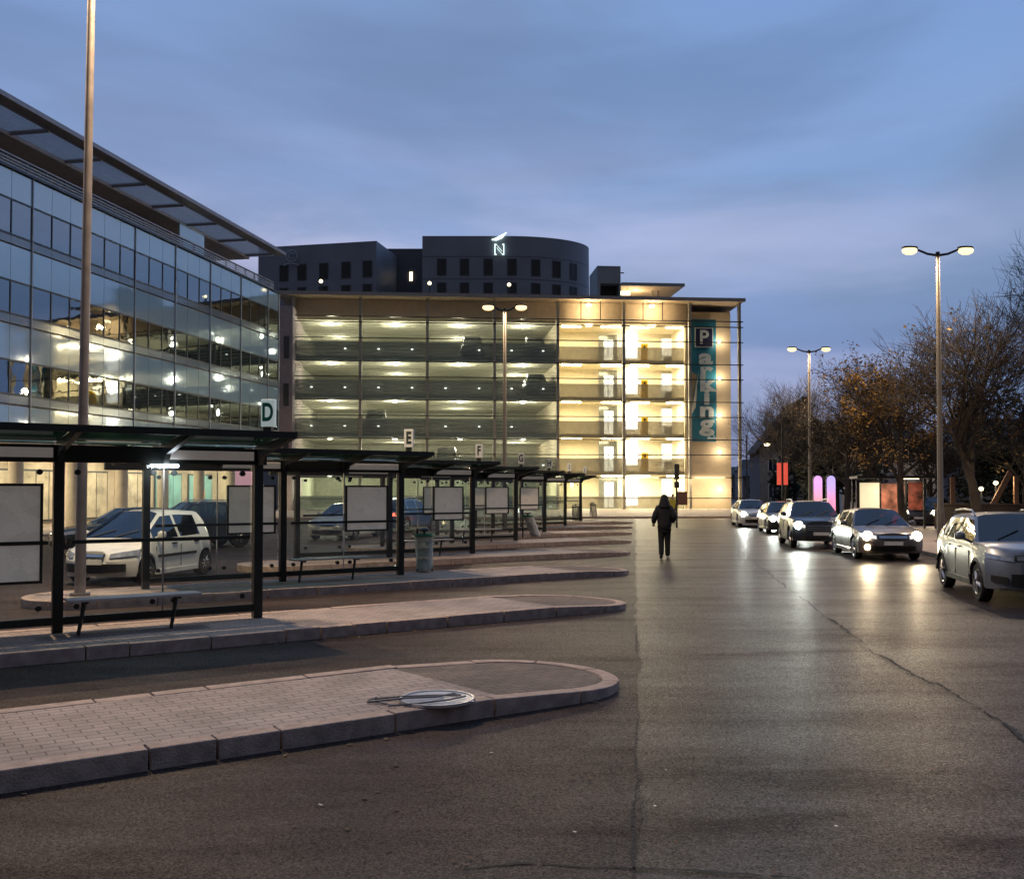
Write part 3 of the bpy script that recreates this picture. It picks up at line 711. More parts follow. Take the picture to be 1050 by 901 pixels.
M['brownsoffit'] = mat('brown_soffit', (0.60, 0.51, 0.46), 0.7, var=0.12)
M['canopymetal'] = mat('canopy_metal', (0.38, 0.34, 0.33), 0.45, 0.4)
M['darkroom'] = mat('dim_interior', (0.13, 0.12, 0.11), 0.8)
M['ceil'] = mat('office_ceiling', (0.55, 0.50, 0.42), 0.9)
M['warmline'] = glow('warm_ceiling_light', (1.0, 0.82, 0.5), 3.0)
M['shoplit'] = mat('lit_shop_window', (0.35, 0.30, 0.22), 0.3, var=0.5, scale=1.4, emit=(1.0, 0.80, 0.50), estr=0.16)
M['shopteal'] = mat('lit_teal_shop', (0.12, 0.30, 0.30), 0.3, var=0.4, scale=1.4, emit=(0.40, 0.58, 0.50), estr=0.24)
M['orangeposter'] = mat('orange_poster', (0.65, 0.25, 0.05), 0.5, var=0.3, emit=(1, 0.4, 0.1), estr=0.15)

C0 = Vector((-16.8, 70.0, 0)); DX = Vector((-0.187, -0.9824, 0)).normalized(); OL = 46.0
OB = empty('office_building', tuple(C0), math.atan2(DX.y, DX.x), 'long glass fronted office building with banded windows and an overhanging slatted roof', 'building')
MUL = [0.0] + [1.78 + 4.12 * i for i in range(11)]
VIS = [(13.24, 14.79), (9.75, 11.2), (6.2, 7.7)]
SPN = [(14.79, 16.1), (11.2, 12.8), (7.7, 9.3), (4.3, 5.75)]
STR = [(12.8, 13.24), (9.3, 9.75), (5.75, 6.2)]
for i in range(len(MUL) - 1):
    a, b = MUL[i], MUL[i + 1]; n = max(1, round((b - a) / 1.37)); w = (b - a) / n
    for (z0, z1) in VIS:
        gl = MB(); br = MB()
        for j in range(n):
            gl.bx(a + w * j + 0.03, a + w * (j + 1) - 0.03, -0.05, -0.03, z0 + 0.04, z1 - 0.04)
            if j: br.bx(a + w * j - 0.03, a + w * j + 0.03, -0.08, 0.0, z0 + 0.04, z1 - 0.04)
        br.bx(a + 0.05, b - 0.05, -0.08, 0.0, z0 - 0.04, z0 + 0.04); br.bx(a + 0.05, b - 0.05, -0.08, 0.0, z1 - 0.04, z1 + 0.04)
        f = br.build('window', M['mulldark'], OB); gl.build('pane', M['vision'], f)
    for (z0, z1) in SPN:
        s = MB()
        for j in range(n): s.bx(a + w * j + 0.012, a + w * (j + 1) - 0.012, -0.06, -0.028, z0 + 0.042, z1 - 0.042)
        s.build('spandrel_panel', M['spandrel'], OB)
    for (z0, z1) in STR:
        s = MB()
        for j in range(n): s.bx(a + w * j + 0.012, a + w * (j + 1) - 0.012, -0.06, -0.028, z0 + 0.042, z1 - 0.042)
        s.build('spandrel_strip', M['spandrel2'], OB)
for x in MUL:
    MB().bx(x - 0.03, x + 0.03, -0.1, 0.03, 4.3, 16.1).build('mullion', M['mull'], OB)
for z in (12.9, 9.4, 5.85):
    MB().bx(0.1, OL, -9.5, -0.12, z - 0.05, z + 0.3).build('floor_slab', M['darkroom'], OB)
    MB().bx(0.1, OL, -9.5, -0.14, z - 0.12, z - 0.06).build('ceiling', M['ceil'], OB)
MB().bx(0.1, OL, -9.5, -0.15, 15.9, 16.08).build('roof_slab', M['darkroom'], OB)
MB().bx(0.1, OL, -9.7, -9.5, 0, 16).build('rear_wall', M['darkroom'], OB)
MB().bx(-0.15, 0.0, -9.7, -0.0, 4.3, 16.1).build('end_wall', M['beige'], OB)
MB().bx(0.1, OL, -4.0, -0.14, 4.05, 4.28).build('arcade_soffit', M['beige'], OB)
# rings and lines of light on two floors
def ring(cx, cy, z, rx, ry, a0, a1, r=0.035):
    m = MB(); m.tube([(cx + rx * math.cos(a0 + (a1 - a0) * i / 18), cy + ry * math.sin(a0 + (a1 - a0) * i / 18), z) for i in range(19)], r, 6)
    m.build('ceiling_light', M['warmline'], OB)
ring(20.5, -2.2, 9.1, 1.5, 0.8, 0, 2 * PI); ring(24.6, -2.4, 5.6, 1.4, 0.7, 0, 2 * PI)
for x0, x1, y, z in ((12.5, 15.5, -1.8, 9.2), (16.6, 18.2, -2.6, 9.2), (12.4, 13.6, -2.0, 12.7), (20, 22, -2.4, 12.7), (7.5, 9.5, -2.5, 9.2), (21, 24, -3.5, 9.2), (3, 5, -2, 12.7)):
    MB().bx(x0, x1, y - 0.05, y + 0.05, z - 0.06, z).build('ceiling_light', M['warmline'], OB)
# terrace, set-back penthouse and the canopy
MB().bx(0, OL, -0.16, 0.10, 16.1, 16.2).build('parapet_cap', M['mulldark'], OB)
rl = MB()
for z in (16.32, 16.46, 16.60, 16.74): rl.bx(0.1, OL, -0.42, -0.36, z - 0.03, z + 0.03)
rl.build('terrace_rail', M['mull'], OB)
pp = MB()
x = 0.3
while x < OL: pp.bx(x - 0.04, x + 0.04, -0.5, -0.43, 16.08, 16.95); x += 1.37
pp.bx(0.1, OL, -0.5, -0.36, 16.88, 16.95); pp.build('terrace_posts', M['canopymetal'], OB)
MB().bx(4.0, OL, -4.7, -4.5, 16.08, 18.85).build('penthouse_wall', M['brownsoffit'], OB)
MB().bx(4.0, 4.2, -9.5, -4.7, 16.08, 18.85).build('penthouse_side', M['brownsoffit'], OB)
MB().bx(8.4, 11.4, -1.4, -1.34, 16.08, 18.3).build('terrace_screen', M['spandrel'], OB)
MB().bx(-0.6, OL, -5.6, -2.6, 18.86, 19.1).build('canopy_soffit', M['brownsoffit'], OB)
MB().bx(-0.6, OL, -0.55, 0.25, 19.0, 19.22).build('canopy_edge', M['canopymetal'], OB)
for j in range(13):
    y = -2.5 + j * 0.155
    MB().box((OL / 2 - 0.3, y, 19.02), (OL + 0.6, 0.075, 0.025), m=Matrix.Rotation(rad(12), 3, 'X')).build('canopy_slat', M['alu'], OB)
x = 0.0
while x < OL:
    MB().bx(x - 0.06, x + 0.06, -2.6, -0.55, 18.93, 19.12).build('canopy_bracket', M['canopymetal'], OB); x += 4.12
# ground floor arcade
for i, x in enumerate(MUL):
    if i == 0: continue
    c = MB(); c.tube([(x, -0.7, 0.1), (x, -0.7, 4.06)], 0.32, 20); c.build('column', M['beige'], OB, smooth=40)
MB().bx(0.1, OL, -4.2, -4.0, 0.1, 4.06).build('arcade_wall', M['beige'], OB)
for i in range(len(MUL) - 1):
    a, b = MUL[i] + 0.5, MUL[i + 1] - 0.5
    if b - a < 1: continue
    fr = MB(); fr.bx(a - 0.07, b + 0.07, -3.999, -3.93, 0.35, 3.05)
    f = fr.build('shop_front', M['mulldark'], OB)
    teal = i in (1, 2)
    pn = MB(); nn = 3; w = (b - a) / nn
    for j in range(nn): pn.bx(a + w * j + 0.04, a + w * (j + 1) - 0.04, -3.928, -3.90, 0.45, 2.95)
    pn.build('shop_pane', M['shopteal'] if teal else M['shoplit'], f)
    if teal and i == 1:
        po = MB(); po.lathe([(0.0, 0), (0.42, 0.3), (0.5, 0.8), (0.3, 1.3), (0.0, 1.5)], 16); po.v = [(x, y * 0.04, z) for x, y, z in po.v]
        po.build('orange_poster', M['orangeposter'], f, loc=((a + b) / 2, -3.87, 1.0))
for i, x in enumerate(MUL):
    if i == 0: continue
    MB().lathe([(0.0, 4.02), (0.12, 4.02), (0.12, 4.049), (0.0, 4.049)], 12, (x - 2.0, -2.2, 0)).build('soffit_lamp', M['warmline'], OB)
    light('AREA', 'arcade_lamp', (x - 2.0, -2.2, 3.98), 190, (1, 0.82, 0.55), OB, (0, 0, 0), shape='DISK', size=0.5)
# its pavement
pv = MB()
def ob2w(x, y): return C0 + DX * x + Vector((-DX.y, DX.x, 0)) * y
q = [ob2w(-6, -4.2), ob2w(OL, -4.2), ob2w(OL, 2.2), ob2w(-6, 2.2)]
pv.prism([(p.x, p.y) for p in q], -0.05, 0.12); struct(pv.build('pavement', M['slabs']))

# ---------------------------------------------------------------- the car park
PL = A(300, 500, 75.0); PR = A(760, 500, 78.0)
PL.z = 0; PR.z = 0
E1 = (PR - PL).normalized(); ang = math.atan2(E1.y, E1.x); E2 = Vector((-E1.y, E1.x, 0))
CW = (PR - PL).length
CP = empty('car_park_building', tuple(PL), ang, 'wide open deck multi storey car park with a glowing yellow lobby', 'building')
def fx(px, y=0.0):
    d = ray(px, 500); d.z = 0
    o = PL + E2 * y
    t = (o.x * E1.y - o.y * E1.x) / (d.x * E1.y - d.y * E1.x)
    return (d * t - o).dot(E1)
FL = [0.45, 3.45, 6.45, 9.45, 12.45]
B = [fx(p) for p in (300, 369, 438, 507, 572, 640, 708, 759)]
M['cpconc'] = mat('pale_deck_concrete', (0.55, 0.54, 0.43), 0.85, var=0.12)
M['cpparapet'] = screenmat('perforated_deck_parapet', (0.36, 0.42, 0.40), 0.62)
M['cpcol'] = mat('painted_column', (0.42, 0.39, 0.33), 0.5, 0.3)
M['tanwall'] = mat('tan_cladding', (0.50, 0.40, 0.28), 0.75, var=0.06)
M['rod'] = mat('screen_rod', (0.05, 0.045, 0.04), 0.45, 0.5)
M['lobbywall'] = mat('cream_lobby_wall', (0.74, 0.65, 0.46), 0.75, var=0.06)
M['meshpar'] = screenmat('perforated_parapet', (0.30, 0.28, 0.22), 0.62)
M['deckmesh'] = screenmat('deck_screen_mesh', (0.27, 0.32, 0.31), 0.30)
M['cplamp'] = glow('deck_lamp', (1.0, 0.97, 0.76), 30.0)
M['marker'] = glow('marker_lamp', (0.95, 0.97, 0.85), 3.0)
M['lobbylamp'] = glow('lobby_strip_lamp', (1.0, 0.86, 0.52), 26.0)
M['spot'] = glow('canopy_spot', (1.0, 0.78, 0.42), 4.0)
M['shaft'] = glow('lift_shaft_light', (1.0, 0.97, 0.86), 6.0)
M['doorlit'] = glow('lit_door_pane', (1.0, 0.90, 0.62), 2.2)
M['liftglass'] = mat('lift_door_glass', (0.16, 0.17, 0.16), 0.15, 0.3, var=0.2)
M['liftlit'] = glow('lift_cabin_light', (0.88, 1.0, 0.86), 1.3)
M['yellowbox'] = mat('yellow_pay_machine', (0.55, 0.35, 0.01), 0.4, var=0.1)
M['roofgrey'] = mat('zinc_roof_edge', (0.33, 0.31, 0.30), 0.5, 0.3)
M['soffit'] = mat('tan_soffit', (0.62, 0.50, 0.38), 0.75, var=0.08)
xL, xm, xw, xR = B[0], B[4], B[6], B[7]
DEP = 16.0
for i, z in enumerate(FL):
    if i: MB().bx(xL, xm, 0.5, DEP, z - 0.32, z).build('deck_slab', M['cpconc'], CP)
    if i:
        MB().bx(xL, xm, 0.25, 0.45, z - 0.5, z + 1.08).build('parapet', M['cpparapet'], CP)
        MB().bx(xm + 0.05, xw, 1.6, 6.0, z - 0.30, z).build('lobby_slab', M['lobbywall'], CP)
        MB().bx(xm + 0.05, xw - 0.1, 1.45, 1.5, z - 0.30, z + 1.05).build('balcony_screen', M['meshpar'], CP)
    else:
        MB().bx(xL, xm, 0.25, 0.45, 0, 1.5).build('parapet', M['cpparapet'], CP)
        MB().bx(xm + 0.05, xw - 0.1, 1.45, 1.5, z - 0.30, z + 1.0).build('balcony_screen', M['meshpar'], CP)
MB().bx(xL, xR, 0.0, DEP, -0.1, 0.43).build('plinth', M['cpconc'], CP)
MB().bx(xL, xm, DEP, DEP + 0.2, 0, 16.6).build('rear_wall', M['cpconc'], CP)
MB().bx(xL - 0.2, xL, 0.5, DEP, 0, 16.6).build('side_wall', M['cpconc'], CP)
MB().bx(xm, xm + 0.2, 1.0, DEP, 0, 16.6).build('party_wall', M['lobbywall'], CP)
MB().bx(xm + 0.2, xw, 5.9, 6.1, 0, 16.6).build('lobby_wall', M['lobbywall'], CP)
MB().bx(xw - 0.05, xw + 0.15, 1.42, 6.1, 0.43, 16.5).build('lobby_return', M['lobbywall'], CP)
MB().bx(xw, xR - 0.35, 1.2, 1.4, 0.43, 16.4).build('tan_wall', M['tanwall'], CP)
MB().bx(xR - 0.55, xR - 0.35, 1.4, DEP, 0.43, 16.6).build('end_wall', M['tanwall'], CP)
MB().bx(xL, xw, 0.9, 1.1, 15.45, 16.93).build('upper_fascia', M['soffit'], CP)
MB().bx(xL, xm, 1.1, DEP, 15.3, 15.44).build('top_ceiling', M['cpconc'], CP)
MB().bx(xm + 0.2, xw, 1.1, 6, 15.3, 15.44).build('lobby_ceiling', M['lobbywall'], CP)
# the thin flat roof, its front edge over the rods
m = MB(); m.add([(xL - 1.1, -0.5, 17.0), (xR + 0.3, -0.5, 17.0), (xR + 0.3, -0.5, 17.22), (xL - 1.1, -0.5, 17.22), (xL - 1.1, DEP, 16.55), (xR + 0.3, DEP, 16.55), (xR + 0.3, DEP, 17.2), (xL - 1.1, DEP, 17.2)],
                [(0, 1, 2, 3), (7, 6, 5, 4), (0, 4, 5, 1), (1, 5, 6, 2), (2, 6, 7, 3), (3, 7, 4, 0)])
m.build('roof', M['soffit'], CP)
MB().bx(xL - 1.15, xR + 0.35, -0.58, -0.503, 16.96, 17.24).build('roof_edge', M['roofgrey'], CP)
for x in B:
    MB().bx(x - 0.11, x + 0.11, -0.12, 0.16, 0.43, 16.9).build('column', M['cpcol'], CP)
for i, z in enumerate(FL):
    for dz in ((1.28, -0.52) if i else (0.85,)):
        MB().bx(xL - 0.1, xR + 0.25, -0.24, -0.16, z + dz - 0.035, z + dz + 0.035).build('screen_rod', M['rod'], CP)
for z in (14.95, 15.4):
    MB().bx(xL - 0.1, xR + 0.25, -0.24, -0.16, z - 0.04, z + 0.04).build('screen_rod', M['rod'], CP)
for i, z in enumerate(FL):
    if i == 0: continue
    for b in range(4):
        lo = MB(); zz = z + 0.10
        for j in range(6): lo.bx(B[b] + 0.14, B[b + 1] - 0.14, 0.0, 0.03, z - 0.46 + j * 0.29, z - 0.44 + j * 0.29)
        for j in range(6): lo.bx(B[b] + 0.14, B[b + 1] - 0.14, 0.0, 0.03, z + 1.30 + j * 0.2, z + 1.318 + j * 0.2)
        lo.build('screen_louvres', M['cpcol'], CP)
        MB().bx(B[b] + 0.12, B[b + 1] - 0.12, 0.06, 0.07, z - 0.5, z + 2.46).build('screen_mesh', M['deckmesh'], CP)
# deck lamps, marker lamps
for i, z in enumerate(FL):
    for b in range(4):
        xc = (B[b] + B[b + 1]) / 2
        zc = (FL[i + 1] - 0.33) if i < 4 else 15.28
        l = MB(); l.lathe([(0.0, -0.14), (0.16, -0.12), (0.22, -0.02), (0.22, 0.0), (0.0, 0.0)], 12, (xc, 2.6, zc)); l.build('deck_lamp', M['cplamp'], CP)
        light('POINT', 'deck_light', (xc, 3.0, zc - 0.55), 360, (1, 0.96, 0.72), CP, shadow_soft_size=0.25)
        if (i + b) % 2 == 0: light('POINT', 'deck_light', (xc, 10.0, zc - 0.6), 300, (1, 0.96, 0.72), CP, shadow_soft_size=0.3)
    if 0 < i:
        for b in range(4):
            for t in (0.27, 0.77):
                if (i * 7 + b * 3 + int(t * 10)) % 6 == 0: continue
                x = B[b] + (B[b + 1] - B[b]) * t
                MB().lathe([(0.0, -0.03), (0.06, -0.02), (0.085, 0.03), (0.0, 0.03)], 10).build('marker_lamp', M['marker'], CP, loc=(x, 0.03, z + 0.45))
# lobby fittings, floor by floor
for i, z in enumerate(FL):
    yb = 5.88
    zc = (FL[i + 1] - 0.31) if i < 4 else 15.29
    def px_(p): return fx(p, 5.0)
    for p0, p1 in ((576, 596), (617, 637), (647, 666), (684, 703)):
        a, b2 = fx(p0, 2.0), fx(p1, 2.0)
        MB().bx(a, b2, 1.9, 2.1, zc - 0.13, zc - 0.005).build('strip_lamp', M['lobbylamp'], CP)
    for p in (596, 668):
        light('AREA', 'lobby_light', (fx(p, 3), 3.0, zc - 0.16), 400, (1, 0.87, 0.58), CP, (0, 0, 0), shape='RECTANGLE', size=3.5, size_y=0.4)
    a, b2 = px_(614), px_(633)
    lf = MB().bx(a, b2, yb - 0.95, yb - 0.85, z, z + 2.6).build('lift_front', M['liftglass'], CP)
    ld = MB()
    ld.bx(a + 0.45, (a + b2) / 2 - 0.03, yb - 0.99, yb - 0.955, z + 0.05, z + 2.15); ld.bx((a + b2) / 2 + 0.03, b2 - 0.35, yb - 0.99, yb - 0.955, z + 0.05, z + 2.15)
    ld.build('lift_door', M['liftlit'], lf)
    a, b2 = px_(639), px_(653)
    MB().bx(a, b2, yb - 1.25, yb - 1.05, z + (0.6 if i else 0.2), z + 2.66).build('lift_shaft', M['shaft'], CP)
    a, b2 = px_(680), px_(695)
    d = MB().bx(a, b2, yb - 0.12, yb - 0.02, z, z + 2.5).build('lobby_door', M['white'], CP)
    MB().bx(a + 0.14, b2 - 0.14, yb - 0.15, yb - 0.122, z + 1.0, z + 2.4).build('door_pane', M['doorlit'], d)
    MB().bx(a + 0.3, b2 - 0.3, yb - 0.18, yb - 0.152, z + 0.3, z + 0.9).build('lower_pane', M['liftglass'], d)
    if i:
        a, b2 = fx(657, 3.0), fx(664, 3.0)
        bx = MB().bx(a, b2, 2.7, 3.2, z, z + 1.55).build('pay_machine', M['yellowbox'], CP, bevel=0.04)
        MB().bx(a + 0.2, b2 - 0.2, 2.67, 2.698, z + 1.2, z + 1.38).build('screen', M['trim'], bx)
    MB().lathe([(0.0, 0), (0.14, 0.0), (0.14, 0.06), (0.0, 0.08)], 12).rot(Matrix.Translation((fx(738, 1.2), 1.195, z + 0.45 + 1.1)) @ Matrix.Rotation(PI / 2, 4, 'X')).build('wall_lamp', M['marker'], CP)
    light('POINT', 'wall_light', (fx(738, 1.2), 0.5, z + 1.55), 70, (1, 0.82, 0.55), CP, shadow_soft_size=0.15)
for p in (604, 669):
    MB().lathe([(0.0, -0.22), (0.2, -0.16), (0.26, 0.0), (0.0, 0.0)], 14, (fx(p, 0.4), 0.4, 16.75)).build('canopy_spot', M['spot'], CP)
    light('POINT', 'canopy_light', (fx(p, 0.2), -0.35, 16.1), 190, (1, 0.76, 0.4), CP, shadow_soft_size=0.15)
    MB().lathe([(0.0, -0.2), (0.25, -0.15), (0.36, 0.0), (0.0, 0.0)], 14, (fx(p, 1.4), 1.4, 15.28)).build('canopy_spot', M['spot'], CP)
for p in (728, 590, 660):
    light('AREA', 'forecourt_light', (fx(p, -0.4), -0.3, 3.0), 260, (1, 0.80, 0.48), CP, (rad(10), 0, 0), shape='RECTANGLE', size=2.5, size_y=0.3)
for p in (596, 616, 660, 680):
    MB().bx(fx(p) - 0.03, fx(p) + 0.03, -0.05, 0.05, 15.42, 16.9).build('hanger', M['rod'], CP)
# stair block joining the two buildings
a = A(286.5, 500, 73.5); b_ = A(299, 500, 73.9)
SB = empty('stair_block', (a.x, a.y, 0), ang, 'narrow pinkish concrete stair block between the glass offices and the car park', 'building')
w = (b_ - a).length
MB().bx(0, w, 0, 6, 0, 15.9).build('wall', M['pinkwall'], SB)
for z in (4.4, 8.3, 11.9):
    f = MB().bx(w * 0.28, w * 0.72, -0.05, -0.002, z, z + 1.7).build('window', M['mulldark'], SB)
    MB().bx(w * 0.34, w * 0.66, -0.07, -0.052, z + 0.1, z + 1.6).build('pane', M['carglass'], f)

# banner
M['teal'] = mat('teal_banner_cloth', (0.012, 0.16, 0.25), 0.6, var=0.3, scale=0.8)
M['bannerback'] = mat('banner_reverse', (0.45, 0.42, 0.35), 0.7)
M['navy'] = mat('navy_square', (0.01, 0.012, 0.06), 0.5)
M['bannerwhite'] = mat('banner_lettering', (0.60, 0.66, 0.66), 0.6)
bx0, bx1 = fx(709, 0.6), fx(736, 0.6); bw = bx1 - bx0
BN = empty('parking_banner', tuple(PL + E1 * ((bx0 + bx1) / 2) + E2 * 0.85), ang, 'tall teal banner with a navy P square and stacked white letters on the car park', 'banner')
zt, zb = 15.75, 5.85
m = MB(); vs = []; nr = 24
for i in range(nr + 1):
    t = i / nr; z = zt + (zb - zt) * t
    cut = 0.0
    if 0.42 < t < 1: cut = 0.62 * max(0, 1 - abs(t - 0.42) / 0.38) if t > 0.42 else 0
    x0 = -bw / 2 + cut
    for j in range(7):
        x = x0 + (bw / 2 - x0) * j / 6; vs.append((x, 0.06 * math.sin(t * 9 + j * 0.8) * (0.3 + t), z))
n = len(vs); vs += [(x, y + 0.015, z) for x, y, z in vs]
fs = []
for i in range(nr):
    for j in range(6):
        q = (i * 7 + j, i * 7 + j + 1, (i + 1) * 7 + j + 1, (i + 1) * 7 + j); fs += [q, tuple(k + n for k in reversed(q))]
m.add(vs, fs); m.build('cloth', M['teal'], BN, smooth=60)
m = MB(); m.add([(-bw / 2 + 0.68, -0.10, 11.55), (-bw / 2 + 0.02, -0.25, 8.0), (-bw / 2 + 0.40, -0.14, 8.6), (-bw / 2 + 0.68, -0.08, 11.55), (-bw / 2 + 0.02, -0.23, 8.0), (-bw / 2 + 0.40, -0.12, 8.6)], [(0, 1, 2), (5, 4, 3), (0, 3, 4, 1), (1, 4, 5, 2), (2, 5, 3, 0)])
m.build('folded_flap', M['bannerback'], BN)
MB().bx(-0.72, 0.80, -0.16, -0.13, 13.45, 15.05).build('letter_border', M['bannerwhite'], BN)
MB().bx(-0.64, 0.72, -0.19, -0.162, 13.53, 14.97).build('letter_square', M['navy'], BN)
text('letter', 'P', 1.55, M['bannerwhite'], BN, (0.02, -0.20, 14.22), (PI / 2, 0, 0), 0.006, offset=0.035)
for i, ch in enumerate('arking'):
    text('letter', ch, 1.75, M['bannerwhite'], BN, (0.16 + (0.08 if i > 1 else 0), -0.17, 12.62 - i * 1.07), (PI / 2, 0, 0), 0.006, offset=0.07, sx=1.42)
m = MB(); m.tube([(0.35, -0.17, 6.15), (0.62, -0.17, 6.6), (0.9, -0.17, 6.15)], 0.05, 6); m.tube([(0.25, -0.17, 6.12), (1.0, -0.17, 6.12)], 0.05, 6); m.tube([(0.62, -0.17, 6.62), (0.62, -0.17, 6.8)], 0.06, 6)
m.build('small_emblem', M['bannerwhite'], BN)

# roof-top things
zR = 17.22
M['plantgrey'] = mat('roof_plant_cladding', (0.23, 0.25, 0.27), 0.6, var=0.1)
def onroof(px, y): 
    p = PL + E2 * y + E1 * fx(px, y); return p
o = onroof(613, 4)
LH = empty('lift_housing', (o.x, o.y, zR - 0.05), ang, 'boxy grey lift housing with an open dark lower half on the car park roof', 'roof housing')
w = fx(637, 4) - fx(613, 4)
MB().bx(0, w, 0, 4, 2.05, 3.5).build('upper_box', M['plantgrey'], LH)
MB().bx(0, 0.25, 0, 4, 0, 2.05).build('side_panel', M['plantgrey'], LH); MB().bx(w - 0.12, w, 0, 4, 0, 2.05).build('side_panel', M['plantgrey'], LH)
MB().bx(0.25, w - 0.12, 1.2, 1.3, 0, 2.05).build('dark_recess', M['trim'], LH)
MB().tube([(w, 0.3, 3.0), (w + 0.35, 0.3, 3.0)], 0.05, 6).build('bracket', M['trim'], LH)
o = onroof(637, 4)
RC = empty('roof_canopy', (o.x, o.y, zR - 0.05), ang, 'thin flat canopy with a warm lit underside on the car park roof', 'canopy')
w = fx(702, 4) - fx(637, 4)
m = MB(); m.add([(0.02, -0.2, 1.85), (w, -0.2, 1.85), (w, -0.2, 2.07), (0.02, -0.2, 2.07), (0.02, 5.8, 1.65), (w - 0.3, 5.8, 1.65), (w, 5.8, 2.07), (0.02, 5.8, 2.07)], [(0, 1, 2, 3), (7, 6, 5, 4), (0, 4, 5, 1), (1, 5, 6, 2), (2, 6, 7, 3), (3, 7, 4, 0)])
m.build('canopy_slab', M['soffit'], RC)
MB().bx(0.02, w + 0.02, -0.28, -0.203, 1.82, 2.09).build('canopy_rim', M['plantgrey'], RC)
for x in (w * 0.56, w * 0.66): MB().tube([(x, 1.5, 0), (x, 1.5, 1.83)], 0.07, 8).build('prop', M['cpcol'], RC)
MB().bx(0.1, 0.9, 0.4, 0.7, 1.2, 1.5).build('wall_lamp', M['warmline'], RC)
light('POINT', 'canopy_lamp', (1.6, 1.5, 1.0), 110, (1, 0.8, 0.45), RC, shadow_soft_size=0.2)
proto = None
for px, lab in ((328, 'leftmost small globe lamp on a post on the car park roof edge'), (440, 'small globe lamp on the car park roof below the dark hotel notch'), (522, 'small globe lamp on the car park roof below the neon letter')):
    o = onroof(px, 6)
    if proto is None:
        proto = empty('roof_lamp', (0, 0, 0)); r = proto
        MB().tube([(0, 0, 0), (0, 0, 2.05)], 0.05, 8).build('post', M['trim'], r)
        MB().lathe([(0.02, 2.04), (0.12, 2.10), (0.17, 2.2), (0.12, 2.3), (0.03, 2.36)], 14).build('globe', M['spot'], r, smooth=60)
    else: r = copy_tree(proto)
    r.location = (o.x, o.y, zR - 0.05); tag(r, lab, 'roof lamp', 'globe lamps on the car park roof')
o = onroof(604, 10)
an = MB().tube([(0, 0, 0), (0, 0, 5.5)], [0.05, 0.02], 6).build('antenna_mast', M['galv'], None, loc=(o.x, o.y, zR - 0.1))
tag(an, 'thin antenna mast on the car park roof beside the round hotel', 'antenna')

# forecourt rising to the car park
FC = MB()
c0, c1 = -2.0, CW + 3
def cp2w(x, y): return PL + E1 * x + E2 * y
a = [cp2w(c0, -9.5), cp2w(c1, -9.5), cp2w(c1, -7.5), cp2w(c0, -7.5), cp2w(c1, -0.3), cp2w(c0, -0.3)]
vs = [(a[0].x, a[0].y, 0.13), (a[1].x, a[1].y, 0.13), (a[4].x, a[4].y, 0.44), (a[5].x, a[5].y, 0.44)]
FC.add(vs + [(x, y, -0.1) for x, y, z in vs], [(0, 1, 2, 3), (7, 6, 5, 4), (0, 4, 5, 1), (1, 5, 6, 2), (2, 6, 7, 3), (3, 7, 4, 0)])
struct(FC.build('forecourt', M['slabs']))
kb = MB(); x = c0
while x < c1:
    kb.box(tuple(cp2w(x + 0.5, -9.6) + Vector((0, 0, 0.04))), (0.985, 0.2, 0.21), rz=ang); x += 1
struct(kb.build('forecourt_kerb', M['kerb'], bevel=0.01))

# ---------------------------------------------------------------- hotel behind
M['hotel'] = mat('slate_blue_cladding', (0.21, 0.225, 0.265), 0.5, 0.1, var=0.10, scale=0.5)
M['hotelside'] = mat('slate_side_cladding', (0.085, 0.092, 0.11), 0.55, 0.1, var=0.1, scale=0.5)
M['hwin'] = mat('dark_hotel_glass', (0.02, 0.025, 0.035), 0.12, 0.0, var=0.3)
M['neon'] = glow('white_neon', (0.78, 1.0, 0.95), 1.3)
M['emblem'] = mat('unlit_emblem', (0.42, 0.43, 0.46), 0.5)
HY = 105.0
def hz(py, Y): return A(525, py, Y).z
HT_ = empty('hotel', (0, HY, 0), 0, 'dark slate hotel with a rounded corner and a white neon letter', 'building')
ztop = hz(242, HY)
poly = []
xa = A(433, 260, HY).x; xc = A(520, 260, HY).x; xe = A(604.5, 255, HY + 5).x; ax = xe - xc
poly = [(xa, 0), (xc, 0)] + [(xc + ax * math.sin(PI / 2 * i / 16), 6.0 - 6.0 * math.cos(PI / 2 * i / 16)) for i in range(1, 17)] + [(xe, 20), (xa, 20)]
MB().prism(poly, 0, ztop).build('round_wing', M['hotel'], HT_, smooth=30)
x1 = A(265, 250, 110).x; x2 = A(386, 250, 107).x
MB().prism([(x1, 5), (x2, 2), (x2 + 2.0, 12), (x1 + 1, 16)], 0, hz(247, 107)).build('flat_wing', M['hotel'], HT_)
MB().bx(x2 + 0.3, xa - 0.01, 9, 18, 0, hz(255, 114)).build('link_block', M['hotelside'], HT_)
def arcpt(x):
    if x <= xc: return (x, 0.0, 0.0)
    s = min(1, (x - xc) / ax); t = math.asin(s); return (x, 6.0 - 6.0 * math.cos(t), math.atan2(6.0 * math.sin(t), ax * math.cos(t)))
rows = [(265, 282.5), (289.5, 301)]
Hscale = lambda z, Y: z
